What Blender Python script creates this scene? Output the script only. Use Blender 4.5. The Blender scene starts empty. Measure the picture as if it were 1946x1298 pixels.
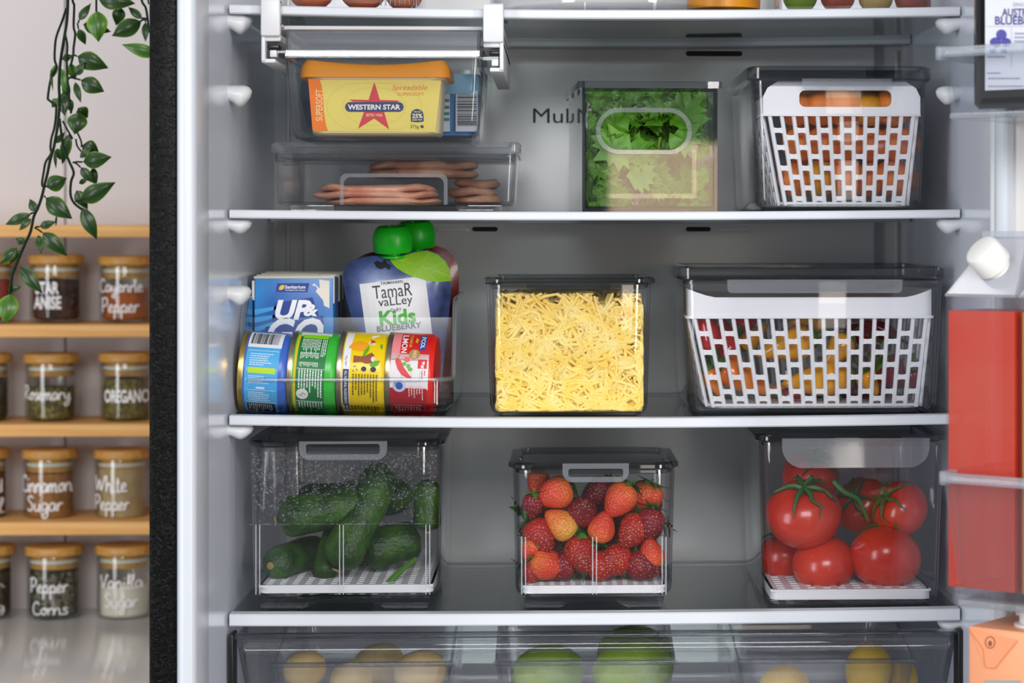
import bpy, math, random
from mathutils import Vector, Matrix, noise
PI = math.pi
random.seed(7)
SC = bpy.context.scene
COL = SC.collection
# ---------------------------------------------------------------- camera
H = 1.30                      # lens height above the kitchen floor
FPX = 4400.0                  # focal length in pixels of the 1946 px wide frame
YAW = math.radians(2.2)
PX0, PY0 = 1060 + FPX*math.tan(YAW), 434.0
cam = bpy.data.cameras.new('camera'); camo = bpy.data.objects.new('camera', cam); COL.objects.link(camo)
camo.location = (0, 0, H); camo.rotation_euler = (PI/2, 0, -YAW)
cam.sensor_width = 36.0; cam.lens = 36.0*FPX/1946
cam.shift_x = -(PX0-973)/1946; cam.shift_y = -(649-PY0)/1946
cam.dof.use_dof = True; cam.dof.focus_distance = 2.03; cam.dof.aperture_fstop = 7.5
cam.clip_start = 0.05
SC.camera = camo
# ---------------------------------------------------------------- world and lights
w = bpy.data.worlds.new('world'); SC.world = w; w.use_nodes = True
bg = w.node_tree.nodes['Background']; bg.inputs[0].default_value = (0.97, 0.98, 1.0, 1); bg.inputs[1].default_value = 0.22
def area(name, loc, target, sx, sy, power, col):
    l = bpy.data.lights.new(name, 'AREA'); l.shape = 'RECTANGLE'; l.size = sx; l.size_y = sy; l.energy = power; l.color = col
    o = bpy.data.objects.new(name, l); COL.objects.link(o); o.location = loc
    d = Vector(target)-Vector(loc); o.rotation_euler = d.to_track_quat('-Z', 'Y').to_euler(); return o
area('high_key', (0.35, -1.6, 2.55), (0.0, 2.1, 1.15), 2.3, 1.1, 110, (0.98, 0.99, 1.0))  # added soft key light, high in front of the fridge
area('left_fill', (-2.4, -0.2, 1.3), (-0.6, 2.9, 0.95), 0.9, 1.9, 52, (0.90, 0.95, 1.0))  # added cool fill from the left, lifting pantry and counter
area('side_window', (1.95, -0.9, 1.15), (0.1, 2.1, 1.15), 0.44, 1.8, 40, (1.0, 0.97, 0.93))
area('counter_fill', (-0.95, 1.75, 2.45), (-0.85, 2.3, 0.8), 0.5, 0.5, 5.5, (1.0, 0.97, 0.94))  # added overhead fill to brighten the countertop
area('garden_window', (1.04, -2.4, 1.41), (1.04, 2.0, 1.41), 0.86, 0.26, 3.6, (1.0, 0.74, 0.50))
area('garden_door_pane', (0.90, -2.4, 0.45), (0.9, 2.0, 0.45), 0.26, 0.5, 1.8, (1.0, 0.88, 0.76))
SC.view_settings.view_transform = 'Standard'; SC.view_settings.look = 'None'
SC.view_settings.exposure = -0.12; SC.view_settings.gamma = 1.0; SC.view_settings.use_curve_mapping = False
SC.cycles.transparent_max_bounces = 48; SC.cycles.max_bounces = 14
SC.cycles.glossy_bounces = 5; SC.cycles.transmission_bounces = 8; SC.cycles.diffuse_bounces = 4
# ---------------------------------------------------------------- photo geometry helpers
FW = Vector((math.sin(YAW), math.cos(YAW), 0)); RT = Vector((math.cos(YAW), -math.sin(YAW), 0)); EYE = Vector((0, 0, H))
def ray(px, py): return FW + RT*((px-PX0)/FPX) + Vector((0, 0, -(py-PY0)/FPX))
def P(px, py, Y):                       # the point seen at (px, py) on the upright plane at depth Y
    d = ray(px, py); return EYE + d*(Y/d.y)
def S(Y): return FPX/Y                  # pixels per metre there
# door frame: s along the open door away from its hinge, d out of its inner face
DA = math.radians(40); DE = Vector((math.cos(DA), -math.sin(DA), 0)); DN = Vector((-math.sin(DA), -math.cos(DA), 0))
HINGE = P(1893, PY0, 1.84)
def D(s, d, z): return Vector((HINGE.x, HINGE.y, 0)) + DE*s + DN*d + Vector((0, 0, z))
def PD(px, py, d):                      # (s, z) where that pixel's ray meets the door-parallel plane d
    r = ray(px, py); o = Vector((HINGE.x, HINGE.y, H)) + DN*d
    t = (o-EYE).dot(DN)/r.dot(DN); p = EYE + r*t
    return (p-o).dot(DE), p.z
# ---------------------------------------------------------------- materials
def lin(c):
    if isinstance(c, str):
        c = c.lstrip('#'); c = [int(c[i:i+2], 16)/255 for i in (0, 2, 4)]
        c = [x/12.92 if x <= .04045 else ((x+.055)/1.055)**2.4 for x in c]
    return (c[0], c[1], c[2], 1)
MATS = {}
def nodes(m): m.use_nodes = True; return m.node_tree.nodes, m.node_tree.links
def mat(name, col, rough=.5, spec=.5, metal=0, bump=None, var=None, sss=0, coat=0, trans=0):
    """bump=(scale, strength); var=(colour2, scale, detail, lo, hi)"""
    if name in MATS: return MATS[name]
    m = bpy.data.materials.new(name); N, L = nodes(m); b = N['Principled BSDF']
    b.inputs['Base Color'].default_value = lin(col); b.inputs['Roughness'].default_value = rough
    b.inputs['Specular IOR Level'].default_value = spec; b.inputs['Metallic'].default_value = metal
    b.inputs['Coat Weight'].default_value = coat; b.inputs['Coat Roughness'].default_value = .08
    if sss: b.inputs['Subsurface Weight'].default_value = sss; b.inputs['Subsurface Radius'].default_value = (.01, .006, .003); b.inputs['Subsurface Scale'].default_value = .4
    if trans: b.inputs['Transmission Weight'].default_value = trans
    tc = N.new('ShaderNodeTexCoord')
    if var:
        t = N.new('ShaderNodeTexNoise'); t.inputs['Scale'].default_value = var[1]; t.inputs['Detail'].default_value = var[2]
        L.new(tc.outputs['Object'], t.inputs['Vector'])
        r = N.new('ShaderNodeValToRGB'); r.color_ramp.elements[0].position = var[3]; r.color_ramp.elements[1].position = var[4]
        r.color_ramp.elements[0].color = lin(col); r.color_ramp.elements[1].color = lin(var[0])
        L.new(t.outputs['Fac'], r.inputs['Fac']); L.new(r.outputs['Color'], b.inputs['Base Color'])
    if bump:
        t = N.new('ShaderNodeTexNoise'); t.inputs['Scale'].default_value = bump[0]; t.inputs['Detail'].default_value = 3
        L.new(tc.outputs['Object'], t.inputs['Vector'])
        bp = N.new('ShaderNodeBump'); bp.inputs['Strength'].default_value = bump[1]; bp.inputs['Distance'].default_value = .002
        L.new(t.outputs['Fac'], bp.inputs['Height']); L.new(bp.outputs['Normal'], b.inputs['Normal'])
    MATS[name] = m; return m
def clear(name, tint, edge, rough=.03, ior=1.49, amount=1.0, haze=0):
    """thin moulded plastic or glass: a tint that deepens where the wall is crossed edge-on, with a Fresnel reflection"""
    if name in MATS: return MATS[name]
    m = bpy.data.materials.new(name); N, L = nodes(m); N.remove(N['Principled BSDF']); out = N['Material Output']
    lw = N.new('ShaderNodeLayerWeight'); lw.inputs['Blend'].default_value = .35
    mp = N.new('ShaderNodeMath'); mp.operation = 'POWER'; mp.inputs[1].default_value = 3.2; L.new(lw.outputs['Facing'], mp.inputs[0])
    mx = N.new('ShaderNodeMix'); mx.data_type = 'RGBA'; mx.inputs[6].default_value = lin(tint); mx.inputs[7].default_value = lin(edge)
    L.new(mp.outputs[0], mx.inputs[0])
    tr = N.new('ShaderNodeBsdfTransparent'); L.new(mx.outputs[2], tr.inputs['Color'])
    gl = N.new('ShaderNodeBsdfGlossy'); gl.inputs['Roughness'].default_value = rough; gl.inputs['Color'].default_value = (1, 1, 1, 1)
    lf = N.new('ShaderNodeLayerWeight'); lf.inputs['Blend'].default_value = .5; f0 = ((ior-1)/(ior+1))**2
    p5 = N.new('ShaderNodeMath'); p5.operation = 'POWER'; p5.inputs[1].default_value = 5; L.new(lf.outputs['Facing'], p5.inputs[0])
    fr = N.new('ShaderNodeMath'); fr.operation = 'MULTIPLY_ADD'; fr.inputs[1].default_value = 1-f0; fr.inputs[2].default_value = f0; L.new(p5.outputs[0], fr.inputs[0])
    ms = N.new('ShaderNodeMixShader'); L.new(fr.outputs[0], ms.inputs[0]); L.new(tr.outputs[0], ms.inputs[1]); L.new(gl.outputs[0], ms.inputs[2])
    last = ms
    if haze:
        df = N.new('ShaderNodeBsdfDiffuse'); df.inputs['Color'].default_value = (.8, .82, .86, 1)
        m2 = N.new('ShaderNodeMixShader'); m2.inputs[0].default_value = haze; L.new(ms.outputs[0], m2.inputs[1]); L.new(df.outputs[0], m2.inputs[2]); last = m2
    L.new(last.outputs[0], out.inputs['Surface'])
    MATS[name] = m; return m
def attr_mat(name, c0, c1, rough=.4, spec=.5, mid=None, bump=None, seeds=None, noise_mix=0, coat=0):
    """colour runs from c0 to c1 along the vertex value 'f' (a property of the thing itself: leaf rim, fruit shoulder)"""
    if name in MATS: return MATS[name]
    m = bpy.data.materials.new(name); N, L = nodes(m); b = N['Principled BSDF']
    b.inputs['Roughness'].default_value = rough; b.inputs['Specular IOR Level'].default_value = spec; b.inputs['Coat Weight'].default_value = coat
    a = N.new('ShaderNodeAttribute'); a.attribute_name = 'f'
    tc = N.new('ShaderNodeTexCoord'); nz = N.new('ShaderNodeTexNoise'); nz.inputs['Scale'].default_value = 90; nz.inputs['Detail'].default_value = 3
    L.new(tc.outputs['Object'], nz.inputs['Vector'])
    ad = N.new('ShaderNodeMath'); ad.operation = 'MULTIPLY_ADD'; ad.inputs[1].default_value = noise_mix; L.new(nz.outputs['Fac'], ad.inputs[0]); L.new(a.outputs['Fac'], ad.inputs[2])
    sb = N.new('ShaderNodeMath'); sb.operation = 'SUBTRACT'; sb.inputs[1].default_value = noise_mix*.5; L.new(ad.outputs[0], sb.inputs[0])
    r = N.new('ShaderNodeValToRGB'); e = r.color_ramp.elements; e[0].color = lin(c0); e[1].color = lin(c1)
    if mid: q = e.new(mid[0]); q.color = lin(mid[1])
    L.new(sb.outputs[0], r.inputs['Fac'])
    colour = r.outputs['Color']
    if seeds:
        v = N.new('ShaderNodeTexVoronoi'); v.inputs['Scale'].default_value = seeds[0]; v.inputs['Randomness'].default_value = .55
        L.new(tc.outputs['Object'], v.inputs['Vector'])
        st = N.new('ShaderNodeValToRGB'); st.color_ramp.elements[0].position = .16; st.color_ramp.elements[0].color = (1, 1, 1, 1); st.color_ramp.elements[1].position = .26; st.color_ramp.elements[1].color = (0, 0, 0, 1)
        L.new(v.outputs['Distance'], st.inputs['Fac'])
        mx = N.new('ShaderNodeMix'); mx.data_type = 'RGBA'; L.new(st.outputs['Color'], mx.inputs[0]); L.new(colour, mx.inputs[6]); mx.inputs[7].default_value = lin(seeds[1]); colour = mx.outputs[2]
        bp = N.new('ShaderNodeBump'); bp.inputs['Strength'].default_value = .55; bp.inputs['Distance'].default_value = .002
        L.new(v.outputs['Distance'], bp.inputs['Height']); L.new(bp.outputs['Normal'], b.inputs['Normal'])
    elif bump:
        t = N.new('ShaderNodeTexNoise'); t.inputs['Scale'].default_value = bump[0]; L.new(tc.outputs['Object'], t.inputs['Vector'])
        bp = N.new('ShaderNodeBump'); bp.inputs['Strength'].default_value = bump[1]; bp.inputs['Distance'].default_value = .002
        L.new(t.outputs['Fac'], bp.inputs['Height']); L.new(bp.outputs['Normal'], b.inputs['Normal'])
    L.new(colour, b.inputs['Base Color'])
    MATS[name] = m; return m
def speckle(name, c0, c1, c2, scale, rough=.8, bump=.6):
    if name in MATS: return MATS[name]
    m = bpy.data.materials.new(name); N, L = nodes(m); b = N['Principled BSDF']; b.inputs['Roughness'].default_value = rough
    tc = N.new('ShaderNodeTexCoord'); v = N.new('ShaderNodeTexVoronoi'); v.inputs['Scale'].default_value = scale; L.new(tc.outputs['Object'], v.inputs['Vector'])
    r = N.new('ShaderNodeValToRGB'); e = r.color_ramp.elements; e[0].color = lin(c0); e[1].color = lin(c2); q = e.new(.5); q.color = lin(c1)
    sp = N.new('ShaderNodeSeparateColor'); L.new(v.outputs['Color'], sp.inputs[0]); L.new(sp.outputs[0], r.inputs['Fac']); L.new(r.outputs['Color'], b.inputs['Base Color'])
    bp = N.new('ShaderNodeBump'); bp.inputs['Strength'].default_value = bump; bp.inputs['Distance'].default_value = .003; bp.invert = True
    L.new(v.outputs['Distance'], bp.inputs['Height']); L.new(bp.outputs['Normal'], b.inputs['Normal'])
    MATS[name] = m; return m
def wood(name, c0, c1, c2, axis=0, sc=1.0, rough=.5):
    if name in MATS: return MATS[name]
    m = bpy.data.materials.new(name); N, L = nodes(m); b = N['Principled BSDF']; b.inputs['Roughness'].default_value = rough
    tc = N.new('ShaderNodeTexCoord'); mp = N.new('ShaderNodeMapping'); s = [60*sc, 60*sc, 60*sc]; s[axis] = 3*sc; mp.inputs['Scale'].default_value = s
    L.new(tc.outputs['Object'], mp.inputs['Vector'])
    n = N.new('ShaderNodeTexNoise'); n.inputs['Scale'].default_value = 2.2; n.inputs['Detail'].default_value = 6; n.inputs['Distortion'].default_value = .6; L.new(mp.outputs[0], n.inputs['Vector'])
    r = N.new('ShaderNodeValToRGB'); e = r.color_ramp.elements; e[0].position = .3; e[1].position = .75; e[0].color = lin(c0); e[1].color = lin(c2); q = e.new(.5); q.color = lin(c1)
    L.new(n.outputs['Fac'], r.inputs['Fac']); L.new(r.outputs['Color'], b.inputs['Base Color'])
    MATS[name] = m; return m
WHITE = mat('white_plastic', '#d9dadc', .35)
TRIM = mat('shelf_trim_white', '#d6d9df', .38)
LINER = mat('fridge_liner', '#e3e7f2', .16, .5)
BACKP = mat('fridge_back_panel', '#dbdad9', .22, .5)
CLEAR = clear('clear_plastic', '#fbfbfc', '#868c95', .025)
SMOKE = clear('smoke_plastic_lid', '#dadcdf', '#7c828a', .03, 1.6)
HANDLE = clear('handle_plastic', '#eef0f3', '#6c727b', .05, 1.62, 1, .09)
SOFTRIM = clear('soft_rim', '#eceef1', '#7a8088', .22, 1.5, 1, .08)
RIM = clear('plastic_rim', '#dcdfe3', '#646a73', .03, 1.55)
GLASS = clear('jar_glass', '#f7f8f6', '#a8aaa4', .02, 1.45)
SHELFG = clear('shelf_glass', '#e2eae9', '#26393d', .03, 1.52)
BASKET = mat('white_basket_plastic', '#e6e6e8', .35)
BLACK = mat('black_plastic', '#0a0b0d', .35)
DROP = clear('water_drop', '#f2f4f6', '#20262a', .01, 2.0)
# ---------------------------------------------------------------- mesh builder
class MB:
    def __init__(s): s.v = []; s.f = []; s.a = []
    def add(s, vs, fs, at=None):
        o = len(s.v); s.v += [Vector(p) for p in vs]; s.f += [[i+o for i in q] for q in fs]
        s.a += list(at) if at else [0.0]*len(vs); return s
    def loft(s, rings, cap0=True, cap1=True, closed=True, at=None):
        n = len(rings[0]); vs = [p for r in rings for p in r]; fs = []
        for i in range(len(rings)-1):
            for j in range(n if closed else n-1):
                k = (j+1) % n; fs.append([i*n+j, i*n+k, (i+1)*n+k, (i+1)*n+j])
        if closed and cap0: fs.append(list(range(n))[::-1])
        if closed and cap1: fs.append([(len(rings)-1)*n+j for j in range(n)])
        return s.add(vs, fs, [a for a in at for _ in range(n)] if at else None)
    def box(s, x0, x1, y0, y1, z0, z1):
        return s.add([(x, y, z) for z in (z0, z1) for y in (y0, y1) for x in (x0, x1)],
                     [[0, 2, 3, 1], [4, 5, 7, 6], [0, 1, 5, 4], [2, 6, 7, 3], [0, 4, 6, 2], [1, 3, 7, 5]])
    def rbox(s, x0, x1, y0, y1, z0, z1, b=.002, n=3):
        b = min(b, (x1-x0)/2.01, (y1-y0)/2.01, (z1-z0)/2.01); cx, cy = (x0+x1)/2, (y0+y1)/2; R = []
        for k in range(n+1):
            a = PI/2*k/n; R.append(rr(cx, cy, x1-x0-2*b*(1-math.sin(a)), y1-y0-2*b*(1-math.sin(a)), max(b*math.sin(a), 1e-5), z0+b*(1-math.cos(a)), n))
        for k in range(n+1):
            a = PI/2*(1-k/n); R.append(rr(cx, cy, x1-x0-2*b*(1-math.sin(a)), y1-y0-2*b*(1-math.sin(a)), max(b*math.sin(a), 1e-5), z1-b*(1-math.cos(a)), n))
        return s.loft(R)
    def tube(s, path, r, n=8, cap=True, at=None):
        path = [Vector(p) for p in path]; rs = r if isinstance(r, (list, tuple)) else [r]*len(path); R = []; u = None
        for i, p in enumerate(path):
            t = (path[min(i+1, len(path)-1)]-path[max(i-1, 0)]).normalized()
            if u is None: u = t.orthogonal().normalized()
            u = (u-t*u.dot(t)).normalized(); v = t.cross(u)
            R.append([p+(u*math.cos(2*PI*k/n)+v*math.sin(2*PI*k/n))*rs[i] for k in range(n)])
        return s.loft(R, cap, cap, at=at)
    def lathe(s, prof, c=(0, 0, 0), n=32, at=None, cap0=True, cap1=True):      # prof: (radius, z)
        c = Vector(c); R = [[c+Vector((r*math.cos(2*PI*k/n), r*math.sin(2*PI*k/n), z)) for k in range(n)] for r, z in prof]
        return s.loft(R, cap0, cap1, at=at)
    def move(s, M):
        s.v = [M @ p for p in s.v]; return s
    def build(s, name, m, parent=None, sharp=38, smooth=True, origin=None):
        if parent is not None: o0 = parent['_o']
        elif origin is not None: o0 = origin
        else:
            xs = [p.x for p in s.v]; ys = [p.y for p in s.v]; o0 = ((min(xs)+max(xs))/2, (min(ys)+max(ys))/2, min(p.z for p in s.v))
        o0 = Vector(o0); me = bpy.data.meshes.new(name); me.from_pydata([tuple(p-o0) for p in s.v], [], s.f)
        if any(s.a):
            at = me.attributes.new('f', 'FLOAT', 'POINT'); at.data.foreach_set('value', s.a)
        me.validate(); me.materials.append(m)
        if smooth:
            me.polygons.foreach_set('use_smooth', [True]*len(me.polygons)); me.set_sharp_from_angle(angle=math.radians(sharp))
        ob = bpy.data.objects.new(name, me); COL.objects.link(ob)
        if parent is not None: ob.parent = parent
        else: ob.location = o0
        ob['_o'] = tuple(o0); return ob
def rr(cx, cy, w, d, r, z, n=4):
    """rounded rectangle ring, counter-clockwise, at height z"""
    r = min(r, w/2-1e-6, d/2-1e-6); out = []
    for q, (sx, sy) in enumerate(((1, 1), (-1, 1), (-1, -1), (1, -1))):
        for k in range(n+1):
            a = PI/2*(q+k/n); out.append(Vector((cx+sx*(w/2-r)+r*math.cos(a), cy+sy*(d/2-r)+r*math.sin(a), z)))
    return out
def thing(name, label, cat, loc, group=None):
    o = bpy.data.objects.new(name, None); COL.objects.link(o); o.location = loc; o.empty_display_size = .02; o['_o'] = tuple(loc)
    tag(o, label, cat, group); return o
def tag(o, label, cat, group=None, kind=None):
    o['label'] = label; o['category'] = cat
    if group: o['group'] = group
    if kind: o['kind'] = kind
    return o
def struct(o, label=None, cat=None):
    o['kind'] = 'structure'
    if label: o['label'] = label
    if cat: o['category'] = cat
    return o
def catmull(pts, k=5):
    pts = [Vector(p) for p in pts]; out = []
    for i in range(len(pts)-1):
        a, b, c, d = pts[max(i-1, 0)], pts[i], pts[i+1], pts[min(i+2, len(pts)-1)]
        for j in range(k):
            t = j/k; out.append(.5*((2*b)+(c-a)*t+(2*a-5*b+4*c-d)*t*t+(3*b-3*c+d-a)*t**3))
    return out+[pts[-1]]
def poly_hit(poly, c, ang):
    """distance from c to a closed polygon along an angle"""
    dx, dy = math.cos(ang), math.sin(ang); best = 0
    for i in range(len(poly)):
        ax, ay = poly[i][0]-c[0], poly[i][1]-c[1]; bx, by = poly[(i+1) % len(poly)][0]-c[0], poly[(i+1) % len(poly)][1]-c[1]
        ex, ey = bx-ax, by-ay; den = dx*ey-dy*ex
        if abs(den) < 1e-12: continue
        t = (ax*ey-ay*ex)/den; u = (ax*dy-ay*dx)/den
        if t > 0 and -1e-9 <= u <= 1+1e-9: best = max(best, t)
    return best
def stadium(x0, x1, z0, z1, n=16, r=None):
    r = r if r is not None else min(x1-x0, z1-z0)/2
    return [(p.x, p.y) for p in rr((x0+x1)/2, (z0+z1)/2, x1-x0, z1-z0, r, 0, n)]
def plate_hole(mb, outer, inner, y0, y1):
    """upright plate in XZ between depths y0 and y1 with a hole through it"""
    c = (sum(p[0] for p in inner)/len(inner), sum(p[1] for p in inner)/len(inner))
    an = sorted(set([math.atan2(p[1]-c[1], p[0]-c[0]) for p in outer]+[math.atan2(p[1]-c[1], p[0]-c[0]) for p in inner]))
    def ring(poly, y): return [Vector((c[0]+math.cos(a)*poly_hit(poly, c, a), y, c[1]+math.sin(a)*poly_hit(poly, c, a))) for a in an]
    a, b, d, e = ring(outer, y0), ring(inner, y0), ring(inner, y1), ring(outer, y1)
    mb.loft([a, b, d, e, a], False, False); return mb
# ---------------------------------------------------------------- print and lettering
_tc = {}
def text_geo(s, bold=0.0, shear=0.0):
    k = (s, bold, shear)
    if k not in _tc:
        cu = bpy.data.curves.new('t', 'FONT'); cu.body = s; cu.offset = bold; cu.shear = shear; cu.resolution_u = 3
        o = bpy.data.objects.new('t', cu); COL.objects.link(o); bpy.context.view_layer.update()
        me = bpy.data.meshes.new_from_object(o.evaluated_get(bpy.context.evaluated_depsgraph_get()))
        vs = [(v.co.x, v.co.y) for v in me.vertices]; fs = [list(p.vertices) for p in me.polygons]
        bpy.data.objects.remove(o); bpy.data.curves.remove(cu); bpy.data.meshes.remove(me)
        x0 = min(v[0] for v in vs); x1 = max(v[0] for v in vs); y0 = min(v[1] for v in vs); y1 = max(v[1] for v in vs)
        _tc[k] = ([((x-x0)/(x1-x0), (y-y0)/(y1-y0)) for x, y in vs], fs)
    return _tc[k]
def text(mb, s, box, mp, bold=0.0, shear=0.0, turn=0, rot=0):
    """fit lettering into a box (x0, y0, x1, y1; y downwards); turn 1 reads downwards, -1 upwards; mp maps (x, y) to a point"""
    vs, fs = text_geo(s, bold, shear); x0, y0, x1, y1 = box; cx, cy = (x0+x1)/2, (y0+y1)/2; out = []
    for u, v in vs:
        if turn == 1: x, y = x0+v*(x1-x0), y0+u*(y1-y0)
        elif turn == -1: x, y = x1-v*(x1-x0), y1-u*(y1-y0)
        else: x, y = x0+u*(x1-x0), y1-v*(y1-y0)
        if rot: x, y = cx+(x-cx)*math.cos(rot)+(y-cy)*math.sin(rot), cy-(x-cx)*math.sin(rot)+(y-cy)*math.cos(rot)
        out.append(mp(x, y))
    return mb.add(out, fs)
def rect(mb, x0, y0, x1, y1, mp, nx=1, ny=1):
    return quad(mb, (x0, y0), (x1, y0), (x1, y1), (x0, y1), mp, nx, ny)
def quad(mb, a, b, c, d, mp, nx=1, ny=1):
    vs = []; fs = []
    for j in range(ny+1):
        for i in range(nx+1):
            u, v = i/nx, j/ny
            x = (a[0]*(1-u)+b[0]*u)*(1-v)+(d[0]*(1-u)+c[0]*u)*v; y = (a[1]*(1-u)+b[1]*u)*(1-v)+(d[1]*(1-u)+c[1]*u)*v
            vs.append(mp(x, y))
    for j in range(ny):
        for i in range(nx): k = j*(nx+1)+i; fs.append([k, k+nx+1, k+nx+2, k+1])
    return mb.add(vs, fs)
def poly(mb, pts, mp, rings=1, centre=None):
    """filled star-shaped outline in concentric rings so that it can follow a curved face"""
    cx, cy = centre or (sum(p[0] for p in pts)/len(pts), sum(p[1] for p in pts)/len(pts)); n = len(pts)
    vs = [mp(cx, cy)]; fs = []
    for k in range(1, rings+1):
        for x, y in pts: vs.append(mp(cx+(x-cx)*k/rings, cy+(y-cy)*k/rings))
    for j in range(n): fs.append([0, 1+(j+1) % n, 1+j])
    for k in range(rings-1):
        for j in range(n): a = 1+k*n; fs.append([a+j, a+(j+1) % n, a+n+(j+1) % n, a+n+j])
    return mb.add(vs, fs)
def disc(mb, x, y, rx, ry, mp, n=20): return poly(mb, [(x+rx*math.cos(2*PI*k/n), y+ry*math.sin(2*PI*k/n)) for k in range(n)], mp)
def ribbon(mb, pts, w, mp):
    """brush stroke through 2D points"""
    pts = [Vector((p[0], p[1], 0)) for p in pts]; L_ = []; R_ = []
    for i, p in enumerate(pts):
        t = (pts[min(i+1, len(pts)-1)]-pts[max(i-1, 0)]); t = t.normalized() if t.length > 1e-9 else Vector((1, 0, 0))
        q = Vector((-t.y, t.x, 0))*w/2; L_.append(p+q); R_.append(p-q)
    n = len(pts); vs = [mp(p.x, p.y) for p in L_]+[mp(p.x, p.y) for p in R_]
    return mb.add(vs, [[i, i+1, n+i+1, n+i] for i in range(n-1)])
def ink(name, col, rough=.5): return mat('print_'+name, col, rough)
def greek(mb, x0, y0, x1, y1, mp, rows, vertical=False, frac=.45, seed=0, fill=.9):
    """lines of print too small to read"""
    R = random.Random(seed); n = rows
    for i in range(n):
        if vertical:
            p = x0+(x1-x0)*(i+.5)/n; hw = (x1-x0)/n*frac/2; e = y0+(y1-y0)*R.uniform(.55, 1)*fill
            q = y0
            while q < e: d = R.uniform(2, 6); rect(mb, p-hw, q, p+hw, min(q+d, e), mp); q += d+.9
        else:
            p = y0+(y1-y0)*(i+.5)/n; hw = (y1-y0)/n*frac/2; e = x0+(x1-x0)*R.uniform(.55, 1)*fill
            q = x0
            while q < e: d = R.uniform(2, 6); rect(mb, q, p-hw, min(q+d, e), p+hw, mp); q += d+.9
    return mb
# ================================================================ the setting
XL = P(431, 434, 2.0).x; XR = P(1829, 434, 2.0).x
YF, YB = 1.84, 2.335
ZT, ZB = H+.42, H-.47
def zpx(py, px, Y): return P(px, py, Y).z
# kitchen floor and pantry
fl = MB().box(-2.2, 1.8, 1.2, 3.06, -.02, 0).build('floor', mat('kitchen_floor', '#b9b4ad', .4)); struct(fl)
YW = 3.0
PW = mat('pantry_wall_paint', '#d3cac9', .45)
wl = thing('wall_back', 'white panelled pantry wall behind the wooden spice shelves', 'wall', (0, YW, 0)); wl['kind'] = 'structure'; del wl['label']; del wl['category']
sx = P(124, 434, YW).x
MB().box(-2.2, sx-.0012, YW, YW+.02, 0, 2.4).build('panel', PW, wl)
MB().box(sx+.0012, 1.8, YW, YW+.02, 0, 2.4).build('panel', PW, wl)
MB().box(-2.2, 1.8, YW+.012, YW+.05, 0, 2.4).build('backing', mat('seam_shadow_gap', '#c9bfbf', .6), wl)
ZC = zpx(1155, 100, YW)
ct = MB().rbox(-2.0, XL-.11, 2.36, YW-.001, ZC-.03, ZC, .003).build('countertop', mat('white_gloss_counter', '#f1f3f2', .10, .6))
tag(ct, 'glossy white countertop under the lowest row of spice jars', 'countertop')
OAK = wood('bamboo_shelf', '#d89a50', '#e2aa64', '#eab878', 0, .8, .55)
ranks = ['top', 'second', 'third', 'lowest']
ORD = ['topmost bare honey-coloured wooden shelf on the pantry wall', 'honey-coloured wooden shelf under the star anise jar', 'honey-coloured wooden shelf under the rosemary jar', 'honey-coloured wooden shelf under the cinnamon sugar jar']
WSH = []
for k, (ya, yb) in enumerate(((427, 451), (617, 641), (806, 830), (992, 1017))):
    YS = 2.868; zt = zpx(ya, 150, YS); zb = zpx(yb, 150, YS)
    o = MB().rbox(-1.6, XL-.10, YS, YW-.001, zb, zt, .0015).build('wooden_shelf', OAK)
    tag(o, ORD[k], 'shelf', 'wooden spice shelves'); WSH.append(zt)
# ---------------------------------------------------------------- refrigerator
FR = thing('refrigerator', 'open refrigerator with black textured side and white interior', 'refrigerator', ((XL+XR)/2, 2.1, 0))
def leather():
    m = mat('black_textured_steel', '#030303', .40, .14); N, L = m.node_tree.nodes, m.node_tree.links; b = N['Principled BSDF']
    tc = N.new('ShaderNodeTexCoord'); n = N.new('ShaderNodeTexNoise'); n.inputs['Scale'].default_value = 180; n.inputs['Detail'].default_value = 1.5; n.inputs['Distortion'].default_value = 1.6
    L.new(tc.outputs['Object'], n.inputs['Vector'])
    r = N.new('ShaderNodeValToRGB'); r.color_ramp.elements[0].position = .42; r.color_ramp.elements[1].position = .56; L.new(n.outputs['Fac'], r.inputs['Fac'])
    bp = N.new('ShaderNodeBump'); bp.inputs['Strength'].default_value = .55; bp.inputs['Distance'].default_value = .0007; L.new(r.outputs['Color'], bp.inputs['Height']); L.new(bp.outputs['Normal'], b.inputs['Normal'])
    return m
LEA = leather()
xa, xb = P(283, 434, 1.835).x, P(337, 434, 1.835).x
MB().rbox(xa, xb, 1.835, 2.43, .03, ZT+.12, .0022).build('side_panel', LEA, FR)
MB().rbox(XR+.028, XR+.075, 1.85, 2.43, .03, ZT+.12, .0022).build('side_panel', LEA, FR)
MB().rbox(xb+.0004, XL+.0005, 1.826, 1.90, .05, ZT+.08, .006).build('door_frame_strip', mat('white_enamel', '#cdd1d9', .3), FR)
MB().box(XL-.02, XL, 1.85, YB+.02, ZB-.02, ZT+.02).build('liner_wall', LINER, FR)
MB().box(XR, XR+.02, 1.845, YB+.02, ZB-.02, ZT+.02).build('liner_wall', LINER, FR)
MB().box(XL-.02, XR+.02, YB, YB+.02, ZB-.02, ZT+.02).build('liner_back', BACKP, FR)
MB().box(XL-.02, XR+.02, 1.845, YB+.02, ZT, ZT+.03).build('liner_ceiling', LINER, FR)
MB().box(XL-.02, XR+.02, 1.845, YB+.02, ZB-.03, ZB).build('liner_floor', LINER, FR)
bx0, bx1 = P(575, 434, 2.322).x, P(1664, 434, 2.322).x
MB().rbox(bx0, bx1, 2.322, YB+.001, H-.5, zpx(86, 1100, 2.322), .003).build('air_duct_panel', BACKP, FR)
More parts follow.
